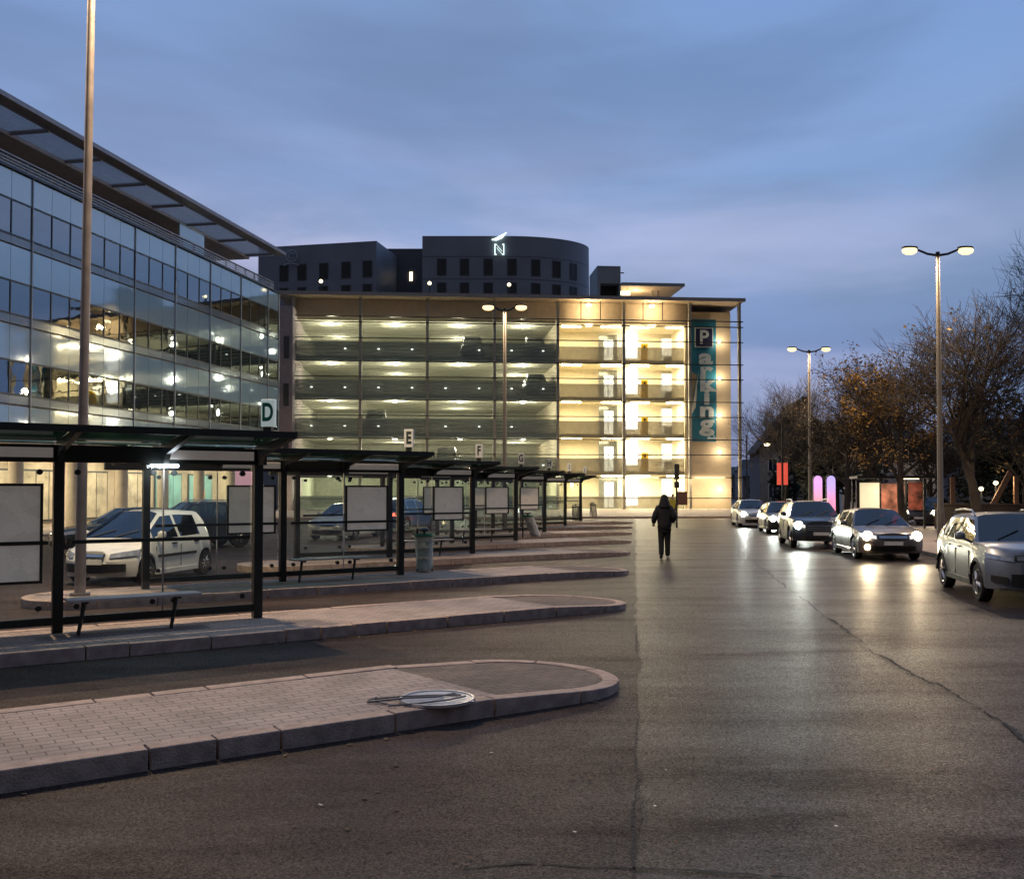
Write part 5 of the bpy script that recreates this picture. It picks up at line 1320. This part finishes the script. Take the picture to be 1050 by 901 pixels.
def walker(loc, rz, lab, hgt, coatm, hood, loose=True):
    k = hgt / 1.80
    root = empty('person', loc, rz, lab, 'person'); root.scale = (k, k, k)
    # facing +y; stride with the right leg forward, left heel lifting
    J = [((0, 0, 0.95), 0.11), ((0, 0.01, 1.15), 0.115), ((0, 0.0, 1.38), 0.12), ((0, 0.01, 1.50), 0.055), ((0, 0.02, 1.56), 0.055), ((0, 0.03, 1.68), (0.088, 0.105)), ((0, 0.03, 1.76), 0.065),
         ((-0.085, 0, 0.90), 0.085), ((-0.09, -0.02, 0.50), 0.056), ((-0.09, -0.15, 0.13), 0.038), ((-0.095, -0.06, 0.05), 0.036),
         ((0.085, 0, 0.90), 0.085), ((0.08, 0.06, 0.49), 0.056), ((0.085, 0.02, 0.09), 0.038), ((0.10, 0.16, 0.035), 0.035),
         ((-0.19, 0, 1.42), 0.06), ((-0.275, -0.05, 1.15), 0.045), ((-0.30, 0.12, 0.98), 0.032), ((-0.30, 0.19, 0.93), 0.03),
         ((0.19, 0, 1.42), 0.06), ((0.275, -0.06, 1.15), 0.045), ((0.22, 0.14, 1.03), 0.032), ((0.19, 0.2, 1.02), 0.03)]
    E = [(0, 1), (1, 2), (2, 3), (3, 4), (4, 5), (5, 6), (0, 7), (7, 8), (8, 9), (9, 10), (0, 11), (11, 12), (12, 13), (13, 14), (2, 15), (15, 16), (16, 17), (17, 18), (2, 19), (19, 20), (20, 21), (21, 22)]
    skin('body', J, E, M['skin'], root, 2)
    # fingers of the two hands
    for hx, hy, hz_ in ((-0.30, 0.19, 0.93), (0.19, 0.2, 1.02)):
        f = MB()
        for i in range(4):
            f.tube([(hx + (i - 1.5) * 0.018, hy + 0.01, hz_), (hx + (i - 1.5) * 0.019, hy + 0.05, hz_ - 0.02), (hx + (i - 1.5) * 0.017, hy + 0.06, hz_ - 0.06 + 0.006 * abs(i - 1.5))], [0.010, 0.009, 0.007], 6)
        f.tube([(hx + 0.03, hy, hz_ + 0.01), (hx + 0.05, hy + 0.035, hz_ - 0.005), (hx + 0.04, hy + 0.06, hz_ - 0.02)], [0.011, 0.010, 0.008], 6)
        f.build('hand', M['skin'], root, smooth=60)
    CJ = [((0, 0, 0.74), (0.195, 0.155)), ((0, 0, 0.98), (0.215, 0.17)), ((0, 0, 1.18), (0.215, 0.165)), ((0, 0.0, 1.36), (0.205, 0.15)), ((0, -0.01, 1.50), (0.15, 0.12)),
          ((-0.18, -0.005, 1.38), 0.10), ((-0.265, -0.055, 1.15), 0.092), ((-0.295, 0.10, 0.98), 0.068), ((0.18, -0.005, 1.38), 0.10), ((0.265, -0.06, 1.15), 0.092), ((0.225, 0.12, 1.02), 0.068)]
    skin('coat', CJ, [(0, 1), (1, 2), (2, 3), (3, 4), (3, 5), (5, 6), (6, 7), (3, 8), (8, 9), (9, 10)], coatm, root, 2, 2)
    skin('trousers', [((0, 0, 0.92), 0.15), ((-0.085, 0, 0.80), 0.108), ((-0.09, -0.02, 0.48), 0.082), ((-0.09, -0.15, 0.09), 0.068), ((0.085, 0, 0.80), 0.108), ((0.08, 0.06, 0.48), 0.082), ((0.085, 0.02, 0.065), 0.070)],
         [(0, 1), (1, 2), (2, 3), (0, 4), (4, 5), (5, 6)], M['trouser'], root, 2)
    if hood:
        skin('hood', [((0, -0.03, 1.36), (0.20, 0.15)), ((0, -0.035, 1.46), (0.185, 0.14)), ((0, -0.005, 1.60), (0.13, 0.125)), ((0, 0.005, 1.70), (0.11, 0.12)), ((0, 0.0, 1.78), (0.06, 0.07))], [(0, 1), (1, 2), (2, 3), (3, 4)], coatm, root, 2)
    else:
        skin('hair', [((0, 0.005, 1.66), (0.095, 0.10)), ((0, 0.015, 1.74), (0.09, 0.105)), ((0, 0.02, 1.79), 0.055)], [(0, 1), (1, 2)], M['trouser'], root, 2)
    skin('shoe', [((-0.093, -0.185, 0.12), 0.046), ((-0.095, -0.08, 0.052), 0.05), ((-0.095, 0.01, 0.036), 0.035)], [(0, 1), (1, 2)], M['trim'], root, 2)
    skin('shoe', [((0.085, -0.02, 0.055), 0.05), ((0.093, 0.10, 0.045), 0.05), ((0.10, 0.2, 0.036), 0.036)], [(0, 1), (1, 2)], M['shoe'], root, 2)
    return root
q = G(681.5, 573)
walker((q.x, q.y, 0), rad(-8), 'person in a black hooded coat and dark trousers walking away on the road', 1.92, M['coat'], True)
q = A(690, 530, 60)
walker((q.x, 60, 0), rad(160), 'distant person in a yellow vest half hidden behind the black coated walker', 1.75, M['hivis'], False)
# ---------------------------------------------------------------- right-hand pavement and what stands there
KD = Vector((0.125, 0.992, 0)).normalized(); KP = Vector((12.75, 30, 0))
def kp(t, off=0.0): return KP + KD * t + Vector((KD.y, -KD.x, 0)) * off
a = [kp(-26, 0.2), kp(-26, 60), kp(62, 60), kp(62, 0.2)]
pv = MB(); pv.prism([(p.x, p.y) for p in a], -0.1, 0.12); struct(pv.build('pavement', M['slabs']))
kb = MB(); t = -26
while t < 62:
    kb.box(tuple(kp(t + 0.5, 0.1) + Vector((0, 0, 0.02))), (0.2, 0.985, 0.21), rz=math.atan2(KD.y, KD.x) - PI / 2); t += 1
struct(kb.build('pavement_kerb', M['kerb'], bevel=0.012))

# traffic signal by the lobby
q = G(694, 541, 0)
TS = empty('traffic_signal', (q.x, q.y, 0), rad(4), 'slim black traffic signal on a post right behind the walker', 'traffic light')
MB().tube([(0, 0, 0), (0, 0, 3.2)], 0.05, 10).build('post', M['trim'], TS)
MB().bx(-0.13, 0.13, -0.1, 0.1, 2.55, 3.35).build('signal_head', M['trim'], TS, bevel=0.03)
MB().bx(-0.12, 0.12, -0.1, 0.1, 2.1, 2.42).build('lower_box', M['trim'], TS, bevel=0.02)
M['redbrown'] = mat('brown_notice', (0.13, 0.06, 0.045), 0.6)
MB().bx(0.06, 0.56, -0.04, 0.04, 1.2, 1.9).build('notice_board', M['redbrown'], TS)

# illuminated totems
M['totem'] = None
def totemmat(name, c1, c2):
    m = bpy.data.materials.new(name); m.use_nodes = True; nt = m.node_tree; N = nt.nodes; L = nt.links; b = N['Principled BSDF']
    tc = N.new('ShaderNodeTexCoord'); sp = N.new('ShaderNodeSeparateXYZ'); L.new(tc.outputs['Object'], sp.inputs[0])
    n = N.new('ShaderNodeTexNoise'); n.inputs['Scale'].default_value = 1.1; L.new(tc.outputs['Object'], n.inputs['Vector'])
    mr = N.new('ShaderNodeMapRange'); mr.inputs['From Min'].default_value = 0.6; mr.inputs['From Max'].default_value = 2.6; L.new(sp.outputs['Z'], mr.inputs['Value'])
    ad = N.new('ShaderNodeMath'); ad.operation = 'ADD'; L.new(mr.outputs[0], ad.inputs[0]); L.new(n.outputs['Fac'], ad.inputs[1])
    s2 = N.new('ShaderNodeMath'); s2.operation = 'SUBTRACT'; s2.inputs[1].default_value = 0.5; L.new(ad.outputs[0], s2.inputs[0])
    r = N.new('ShaderNodeValToRGB'); r.color_ramp.elements[0].color = c1 + (1,); r.color_ramp.elements[1].color = c2 + (1,); L.new(s2.outputs[0], r.inputs['Fac'])
    L.new(r.outputs[0], b.inputs['Emission Color']); b.inputs['Emission Strength'].default_value = 1.0
    return m
for px, pw, c1, c2, lab in ((838.5, 10, (1.0, 0.30, 0.22), (0.75, 0.35, 0.9), 'glowing rounded totem fading from orange to violet, left of the pair'), (852, 10, (1.0, 0.22, 0.35), (0.42, 0.38, 0.95), 'glowing rounded totem fading from pink to blue violet, right of the pair')):
    Y = 52; p = A(px, 520, Y); w = pw * Y / F; zt = A(px, 486.5, Y).z - 0.12
    T = empty('lit_totem', (p.x, Y, 0.12), rad(-8), lab, 'lit sign', 'glowing totems on the right pavement')
    pts = [(-w / 2, 0), (w / 2, 0), (w / 2, zt - w * 0.5)] + [(w / 2 * math.cos(PI * i / 10), zt - w * 0.5 + w * 0.5 * math.sin(PI * i / 10)) for i in range(1, 10)] + [(-w / 2, zt - w * 0.5)]
    m = MB(); m.prism(pts, -0.1, 0.1); m.v = [(x, -z, y) for x, y, z in m.v]; m.build('totem_shell', M['trim'], T)
    pts2 = [(x * 0.86, 0.3 + y * (zt - 0.36) / zt) for x, y in pts]
    m = MB(); m.prism(pts2, 0.102, 0.112); m.v = [(x, -z, y) for x, y, z in m.v]; m.build('lit_face', totemmat('totem_glow', c1, c2), T)
# red double banner on a post
Y = 56; p = A(802.5, 520, Y)
T = empty('red_banner_post', (p.x, Y, 0.12), rad(-8), 'slim dark post carrying two narrow red vertical panels', 'banner')
M['redlit'] = mat('red_panel', (0.55, 0.06, 0.04), 0.5, emit=(1, 0.13, 0.08), estr=0.55)
MB().tube([(0, 0, 0), (0, 0, 5.6)], [0.07, 0.05], 8).build('post', M['trim'], T)
z0, z1 = A(800, 497, Y).z - 0.12, A(800, 474.5, Y).z - 0.12
MB().bx(-0.30, -0.06, -0.03, 0.03, z0, z1).build('panel', M['redlit'], T); MB().bx(0.06, 0.30, -0.03, 0.03, z0, z1).build('panel', M['redlit'], T)
# far cobra-head lamps at the end of the road
Y = 92; p = A(766, 520, Y); zt = A(766, 446, Y).z
T = empty('road_lamp_post', (p.x, Y, 0), 0, 'thin grey unlit lamp post right beside the car park corner', 'street lamp')
MB().tube([(0, 0, 0), (0, 0, zt), (0.8, 0, zt + 0.2)], [0.10, 0.07, 0.05], 8).build('post', M['galv'], T)
Y = 98; p = A(788, 520, Y); zt = A(788, 455, Y).z
T = empty('road_lamp_post', (p.x + 1.2, Y, 0), 0, 'small lit lamp before the dark gabled house', 'street lamp')
MB().tube([(0, 0, 0), (0, 0, zt + 0.2), (-1.2, 0, zt + 0.15)], [0.10, 0.07, 0.05], 8).build('post', M['trim'], T)
MB().lathe([(0.02, -0.25), (0.25, -0.15), (0.32, 0.0), (0.05, 0.1)], 12, (-1.3, 0, zt)).build('lamp_bowl', M['spot'], T, smooth=60)
light('POINT', 'lamp_light', (-1.3, 0, zt - 0.5), 150, (1, 0.9, 0.7), T, shadow_soft_size=0.2)

# the bus shelter with a lit advertising case
Y = 47; x0 = A(878, 520, Y).x; x1 = A(951, 520, Y).x; zt = A(900, 488, Y).z - 0.12
T = empty('bus_shelter', (x0, Y, 0.12), rad(-6), 'dark roadside shelter with a lit cream advertising case and reddish graffiti panels', 'bus shelter')
MB().bx(-0.1, x1 - x0 + 0.1, -0.7, 0.9, zt - 0.12, zt).build('roof', M['black'], T)
wd = x1 - x0
for x in (0.03, wd * 0.38, wd * 0.74, wd - 0.03): MB().bx(x - 0.04, x + 0.04, 0.75, 0.83, 0, zt - 0.12).build('post', M['black'], T)
M['adlit'] = mat('cream_lit_poster', (0.6, 0.55, 0.42), 0.5, var=0.12, emit=(1, 0.86, 0.56), estr=0.62)
c = MB().bx(0.15, wd * 0.37, 0.55, 0.7, 0.35, zt - 0.2).build('advert_case', M['black'], T)
MB().bx(0.30, wd * 0.355, 0.52, 0.548, 0.55, zt - 0.32).build('advert_face', M['adlit'], c)
M['graf'] = mat('reddish_graffiti', (0.34, 0.13, 0.10), 0.6, var=0.85, scale=2.4)
M['graf2'] = mat('dark_red_graffiti', (0.16, 0.04, 0.03), 0.6, var=0.9, scale=3.0)
MB().bx(wd * 0.40, wd * 0.72, 0.77, 0.80, 0.2, zt - 0.35).build('graffiti_panel', M['graf'], T)
MB().bx(wd * 0.77, wd - 0.1, 0.77, 0.80, 0.9, zt - 0.3).build('graffiti_panel', M['graf2'], T)
MB().bx(wd * 0.58, wd * 0.82, -0.4, -0.3, zt - 0.16, zt - 0.122).build('strip_light', M['warmline'], T)
light('AREA', 'shelter_lamp', (wd * 0.6, -0.3, zt - 0.2), 60, (1, 0.8, 0.5), T, (0, 0, 0), shape='RECTANGLE', size=2.0, size_y=0.2)

# orange-lit timber frames and small globe lamps in the dark garden
M['orangewood'] = mat('orange_timber', (0.30, 0.15, 0.075), 0.7, var=0.2)
WALLY = 47
p0, p1 = A(958, 520, WALLY), A(1075, 520, WALLY - 3)
w = (p1 - p0).length
T = empty('garden_wall', (p0.x, p0.y, 0.12), math.atan2(p1.y - p0.y, p1.x - p0.x), 'low dark wall running along the garden behind the silver crossover', 'wall')
M['darkbrick'] = mat('dark_brick', (0.06, 0.045, 0.04), 0.85, var=0.3, scale=6)
MB().bx(0, w, 0, 0.3, 0, 1.15).build('wall', M['darkbrick'], T); MB().bx(-0.05, w + 0.05, -0.05, 0.35, 1.15, 1.24).build('coping', M['darkbrick'], T)
for px, ya, yb, ln, lab in ((977, 489, 509, 0.0, 'upright orange lit timber left of the garden lamps'), (1021, 484, 508, 0.5, 'slanting orange lit timber board by the garden lamps'), (1042, 488, 509, 0.0, 'upright orange lit timber farthest right behind the crossover')):
    Y = 49; b, t = A(px, yb + 12, Y), A(px, ya, Y)
    m = MB(); hgt = t.z - 0.12
    m.box((0, 0, hgt / 2), (0.22 if ln == 0 else 0.26, 0.12, hgt / math.cos(ln)), m=Matrix.Rotation(ln, 3, 'Y'))
    tag(m.build('timber_frame', M['orangewood'], None, loc=(b.x, Y, 0.12)), lab, 'timber', 'orange lit timbers in the garden')
for px, py, lab in ((1006, 501, 'small white garden lamp left of the slanting timber'), (1021, 495, 'second small white garden lamp above the slanting timber')):
    Y = 50; q = A(px, py, Y)
    T = empty('garden_lamp', (q.x, Y, 0.12), 0, lab, 'lamp', 'garden lamps behind the crossover')
    MB().tube([(0, 0, 0), (0, 0, q.z - 0.2)], 0.04, 6).build('post', M['trim'], T)
    MB().lathe([(0.03, -0.11), (0.10, -0.05), (0.11, 0.04), (0.04, 0.10)], 12, (0, 0, q.z - 0.12)).build('globe', M['spot'], T, smooth=60)
    light('POINT', 'lamp_light', (0, -0.4, q.z - 0.1), 50, (1, 0.75, 0.4), T, shadow_soft_size=0.15)

# houses behind the trees
M['slate'] = mat('dark_slate_roof', (0.035, 0.035, 0.045), 0.7, var=0.3, scale=5)
M['housewall'] = mat('dim_house_render', (0.20, 0.19, 0.19), 0.85, var=0.15)
M['palewall'] = mat('pale_house_render', (0.52, 0.49, 0.48), 0.85, var=0.08)
def house(px0, px1, Y, y_ridge, y_eave, lab, wall, depth=9, gable=True, nwin=3):
    a, b = A(px0, 500, Y), A(px1, 500, Y); w = b.x - a.x
    ze, zr = A(600, y_eave, Y).z, A(600, y_ridge, Y).z
    T = empty('house', (a.x, Y, 0), rad(-7), lab, 'house')
    MB().bx(0, w, 0, depth, 0, ze).build('wall', wall, T)
    if gable:   # gable end towards the road
        MB().add([(0, 0.0, ze), (w, 0.0, ze), (w / 2, 0.0, zr - 0.1), (0, depth, ze), (w, depth, ze), (w / 2, depth, zr - 0.1)], [(0, 1, 2), (5, 4, 3), (0, 3, 4, 1), (1, 4, 5, 2), (2, 5, 3, 0)]).build('gable', wall, T)
        rf = MB()
        for s in (0, 1):
            xe, o = (-0.4, -1) if s == 0 else (w + 0.4, 1)
            zz = ze - 0.25
            rf.add([(xe, -0.4, zz), (w / 2, -0.4, zr), (w / 2, depth + 0.4, zr), (xe, depth + 0.4, zz), (xe, -0.4, zz + 0.22), (w / 2, -0.4, zr + 0.22), (w / 2, depth + 0.4, zr + 0.22), (xe, depth + 0.4, zz + 0.22)],
                   [(0, 1, 2, 3), (7, 6, 5, 4), (0, 4, 5, 1), (1, 5, 6, 2), (2, 6, 7, 3), (3, 7, 4, 0)])
    else:
        rf = MB(); rf.add([(-0.4, -0.5, ze), (w + 0.4, -0.5, ze), (w - 1.0, depth / 2, zr), (1.0, depth / 2, zr), (-0.4, depth + 0.5, ze), (w + 0.4, depth + 0.5, ze)], [(0, 1, 2, 3), (1, 5, 2), (5, 4, 3, 2), (4, 0, 3), (0, 4, 5, 1)])
    r_ = rf.build('roof', M['slate'], T)
    MB().bx(w * 0.62, w * 0.62 + 0.7, depth * 0.4, depth * 0.4 + 0.7, (ze + zr) / 2, zr + 0.9).build('chimney', M['darkbrick'], r_)
    for i in range(nwin):
        for z in ((1.0, 2.5), (3.9, 5.3)):
            if z[1] > ze - 0.2: continue
            x = w * (i + 0.5) / nwin
            f = MB().bx(x - 0.5, x + 0.5, -0.05, -0.003, z[0], z[1]).build('window', M['palewall'], T)
            MB().bx(x - 0.42, x - 0.03, -0.07, -0.052, z[0] + 0.08, z[1] - 0.08).build('pane', M['carglass'], f); MB().bx(x + 0.03, x + 0.42, -0.07, -0.052, z[0] + 0.08, z[1] - 0.08).build('pane', M['carglass'], f)
    return T
house(779, 858, 105, 412, 462, 'dark gabled house behind the bare tree at the end of the road', M['housewall'])
house(886, 956, 72, 432, 452, 'pale rendered house half hidden by the autumn trees', M['palewall'], 8, False, 4)
house(985, 1130, 75, 425, 452, 'dark low house behind the evergreen at the far right', M['housewall'], 10, False, 5)
house(762, 782, 170, 480, 488, 'tiny dark distant house at the vanishing end of the road', M['housewall'], 10, False, 2)
house(700, 765, 210, 478, 487, 'long dark distant block behind the car park corner', M['housewall'], 12, False, 6)
house(760, 850, 190, 470, 482, 'low dark distant block closing the road', M['housewall'], 12, False, 6)

# ---------------------------------------------------------------- trees
M['bark'] = mat('dark_bark', (0.035, 0.027, 0.022), 0.9, var=0.35, scale=8, bump=0.5, bscale=20)
M['twig'] = mat('twig_bark', (0.022, 0.017, 0.014), 0.9, var=0.3)
M['leaf_o'] = mat('ochre_leaves', (0.26, 0.15, 0.035), 0.7, var=0.5, scale=1.2)
M['leaf_b'] = mat('brown_dry_leaves', (0.075, 0.05, 0.022), 0.8, var=0.5, scale=1.2)
M['leaf_d'] = mat('dark_evergreen_leaves', (0.012, 0.020, 0.012), 0.75, var=0.5, scale=1.0)
def tree(px, Y, ytop, lab, seed, spread=0.42, leaf=None, nleaf=0, trunk_r=0.17, levels=5, first=0.28, lsize=0.09, clip=None, lean=0.0, base_z=0.12, rmin=0.007):
    rnd = random.Random(seed)
    p = A(px, 520, Y); H = A(px, ytop, Y).z - base_z
    T = empty('tree', (p.x, Y, base_z), 0, lab, 'tree')
    tr = MB(); tw = MB(); lf = MB(); tips = []
    def grow(p, d, L, r, lv):
        n = 4 if lv < 3 else 3
        pts = [p]; rs = [r]; q = p.copy(); dd = d.copy()
        for i in range(n):
            dd = (dd + Vector((rnd.gauss(0, 0.13 if lv else 0.05), rnd.gauss(0, 0.13), rnd.gauss(0.03, 0.07)))).normalized()
            q = q + dd * (L / n); pts.append(q.copy()); rs.append(r * (1 - 0.5 * (i + 1) / n))
        (tr if lv < 2 else tw).tube(pts, rs, 7 if lv < 2 else (5 if lv < 4 else 3), lv < 2)
        if lv >= levels:
            tips.append((q, dd)); return
        if lv >= levels - 1: tips.append((pts[2], dd))
        nb = {0: 6, 1: 5, 2: 4, 3: 4, 4: 3}.get(lv, 3)
        for b in range(nb):
            t = 0.35 + 0.65 * (b + rnd.random() * 0.7) / nb if lv else 0.5 + 0.5 * (b + rnd.random() * 0.5) / nb
            t = min(t, 0.99); i = min(int(t * n), n - 1); f = t * n - i
            bp_ = pts[i].lerp(pts[i + 1], f); br = (rs[i] * (1 - f) + rs[i + 1] * f) * rnd.uniform(0.45, 0.7)
            ax = Vector((rnd.gauss(0, 1), rnd.gauss(0, 1), rnd.gauss(0, 0.3))); ax = (ax - dd * ax.dot(dd)).normalized()
            an_ = rnd.uniform(0.45, 1.0)
            nd = (dd * math.cos(an_) + ax * math.sin(an_) + Vector((0, 0, 0.12))).normalized()
            grow(bp_, nd, L * rnd.uniform(0.52, 0.78) * (1 if lv else spread * 2.2), max(br, rmin), lv + 1)
        grow(q, (dd + Vector((rnd.gauss(0, 0.2), rnd.gauss(0, 0.2), 0.1))).normalized(), L * 0.62, max(rs[-1], rmin), lv + 1)
    grow(Vector((0, 0, 0)), Vector((lean, 0, 1)).normalized(), H * 0.42, trunk_r, 0)
    top = max(v[2] for v in tw.v); k = H / top
    for m in (tr, tw): m.v = [(x * k, y * k, z * k) for x, y, z in m.v]
    tr.build('trunk', M['bark'], T, smooth=50); tw.build('crown', M['twig'], T)
    if leaf:
        for i in range(nleaf):
            if i % 7 == 0: cc_ = rnd.choice(tips)
            c, dd = cc_; c = c * k
            if clip and rnd.random() > clip(c): continue
            c = c + Vector((rnd.gauss(0, 0.16), rnd.gauss(0, 0.16), rnd.gauss(0, 0.14)))
            u = Vector((rnd.gauss(0, 1), rnd.gauss(0, 1), rnd.gauss(0, 0.6))).normalized(); v = u.cross(Vector((rnd.gauss(0, 1), rnd.gauss(0, 1), rnd.gauss(0, 1)))).normalized()
            s = lsize * rnd.uniform(0.6, 1.4)
            lf.add([c - u * s, c + v * s * 0.55, c + u * s, c - v * s * 0.55], [(0, 1, 2, 3)])
        if lf.v: lf.build('leaves', leaf, T)
    return T
tree(927, 44, 335, 'autumn tree with thinning ochre leaves and a leaning trunk before the right shelter', 3, leaf=M['leaf_o'], nleaf=11000, trunk_r=0.19, lsize=0.062, lean=-0.05)
tree(1004, 41, 293, 'big bare tree with wide crooked limbs right of the tallest lamp', 12, spread=0.58, trunk_r=0.26, leaf=M['leaf_b'], nleaf=150, levels=5, rmin=0.011)
tree(1160, 42, 215, 'bare tree reaching in from the right edge, trunk out of the picture', 21, spread=0.42, trunk_r=0.2, rmin=0.009)
tree(868, 56, 372, 'brown leaved tree behind the pair of glowing totems', 31, leaf=M['leaf_b'], nleaf=1500, trunk_r=0.2, lsize=0.055)
tree(835, 66, 378, 'smaller brown leaved tree beside the second street lamp', 37, leaf=M['leaf_b'], nleaf=900, trunk_r=0.16, lsize=0.055)
tree(806, 74, 384, 'bare fine twigged tree nearest to the car park corner', 41, trunk_r=0.16, spread=0.45)
tree(900, 62, 405, 'dense brown tree filling the gap behind the autumn tree', 45, leaf=M['leaf_b'], nleaf=1300, trunk_r=0.18, lsize=0.055)
tree(955, 56, 425, 'dry brown tree behind the tallest lamp post', 47, leaf=M['leaf_b'], nleaf=900, trunk_r=0.18, lsize=0.055)
tree(1052, 52, 390, 'bare tree behind the crossover at the right edge', 53, leaf=M['leaf_b'], nleaf=1500, trunk_r=0.2)
def evergreen(px, Y, ytop, wpx, lab, seed, n=6500):
    rnd = random.Random(seed); p = A(px, 520, Y); H = A(px, ytop, Y).z - 0.12; Rw = wpx / 2 * Y / F
    T = empty('evergreen_tree', (p.x, Y, 0.12), 0, lab, 'tree', 'dark evergreens in the garden')
    MB().tube([(0, 0, 0), (0.05, 0, H * 0.85)], [0.22, 0.05], 8).build('trunk', M['bark'], T)
    cl = [(Vector((rnd.gauss(0, 0.5) * Rw, rnd.gauss(0, 0.5) * Rw, H * rnd.uniform(0.12, 0.95))), rnd.uniform(0.5, 1.0)) for _ in range(34)]
    m = MB()
    for i in range(n):
        c, r = rnd.choice(cl); f = 1 - 0.6 * max(0, c.z / H - 0.5)
        d = Vector((rnd.gauss(0, 1), rnd.gauss(0, 1), rnd.gauss(0, 0.8))).normalized() * r * Rw * 0.42 * rnd.random() ** 0.4
        q = Vector((c.x * f, c.y * f, c.z)) + d
        if q.z > H: continue
        u = Vector((rnd.gauss(0, 1), rnd.gauss(0, 1), rnd.gauss(0, 0.5))).normalized(); v = u.cross(Vector((rnd.gauss(0, 1), rnd.gauss(0, 1), rnd.gauss(0, 1)))).normalized(); s = rnd.uniform(0.10, 0.24)
        m.add([q - u * s, q + v * s * 0.5, q + u * s, q - v * s * 0.5], [(0, 1, 2, 3)])
    m.build('crown', M['leaf_d'], T)
evergreen(1022, 58, 402, 120, 'broad dark evergreen right of the tallest lamp', 61)
evergreen(1085, 56, 395, 110, 'dark evergreen at the far right edge behind the bare trees', 62)
evergreen(858, 68, 430, 90, 'dark evergreen behind the glowing totems', 63)
evergreen(815, 88, 448, 50, 'dark evergreen before the gabled house', 64, 4000)

# small litter and fallen leaves blown along the kerbs and over the road
rnd = random.Random(77)
def scatter(name, n, m, pick, lab, cat, s0, s1):
    b = MB()
    for i in range(n):
        x, y, z = pick(); a = rnd.uniform(0, PI); s = rnd.uniform(s0, s1)
        u = Vector((math.cos(a), math.sin(a), rnd.uniform(-0.15, 0.15))) * s; v = Vector((-math.sin(a), math.cos(a), rnd.uniform(-0.1, 0.3))) * s * rnd.uniform(0.4, 0.8)
        c = Vector((x, y, z + 0.012)); b.add([c - u, c + v, c + u, c - v * 0.9], [(0, 1, 2, 3)])
    return tag(b.build(name, m), lab, cat, kind='stuff')
def on_road():
    q = G(rnd.uniform(300, 1050), rnd.uniform(560, 900)); return q.x, q.y, 0.004
def by_kerb():
    k = rnd.randint(0, 4); p = NOSE[k] + U * rnd.uniform(-8, 1.0) - NV * (1.06 + abs(rnd.gauss(0, 0.10))); return p.x, p.y, 0.004
def on_island():
    k = rnd.randint(0, 3); p = NOSE[k] + U * rnd.uniform(-8, -1) + NV * rnd.uniform(-0.9, 0.9); return p.x, p.y, KH
def by_right():
    p = kp(rnd.uniform(-20, 30), -abs(rnd.gauss(0, 0.35))); return p.x, p.y, 0.004
M['litter'] = mat('pale_litter', (0.55, 0.53, 0.50), 0.7)
M['deadleaf'] = mat('dead_leaf', (0.085, 0.05, 0.025), 0.8, var=0.5, scale=3)
scatter('litter', 34, M['litter'], lambda: rnd.choice((on_road, on_island, by_kerb))(), 'tiny pale scraps of litter scattered over road and islands', 'litter', 0.010, 0.022)
scatter('fallen_leaves', 420, M['deadleaf'], lambda: rnd.choice((by_kerb, by_kerb, by_right, by_right, on_road))(), 'brown fallen leaves gathered along the kerbs', 'leaves', 0.016, 0.038)
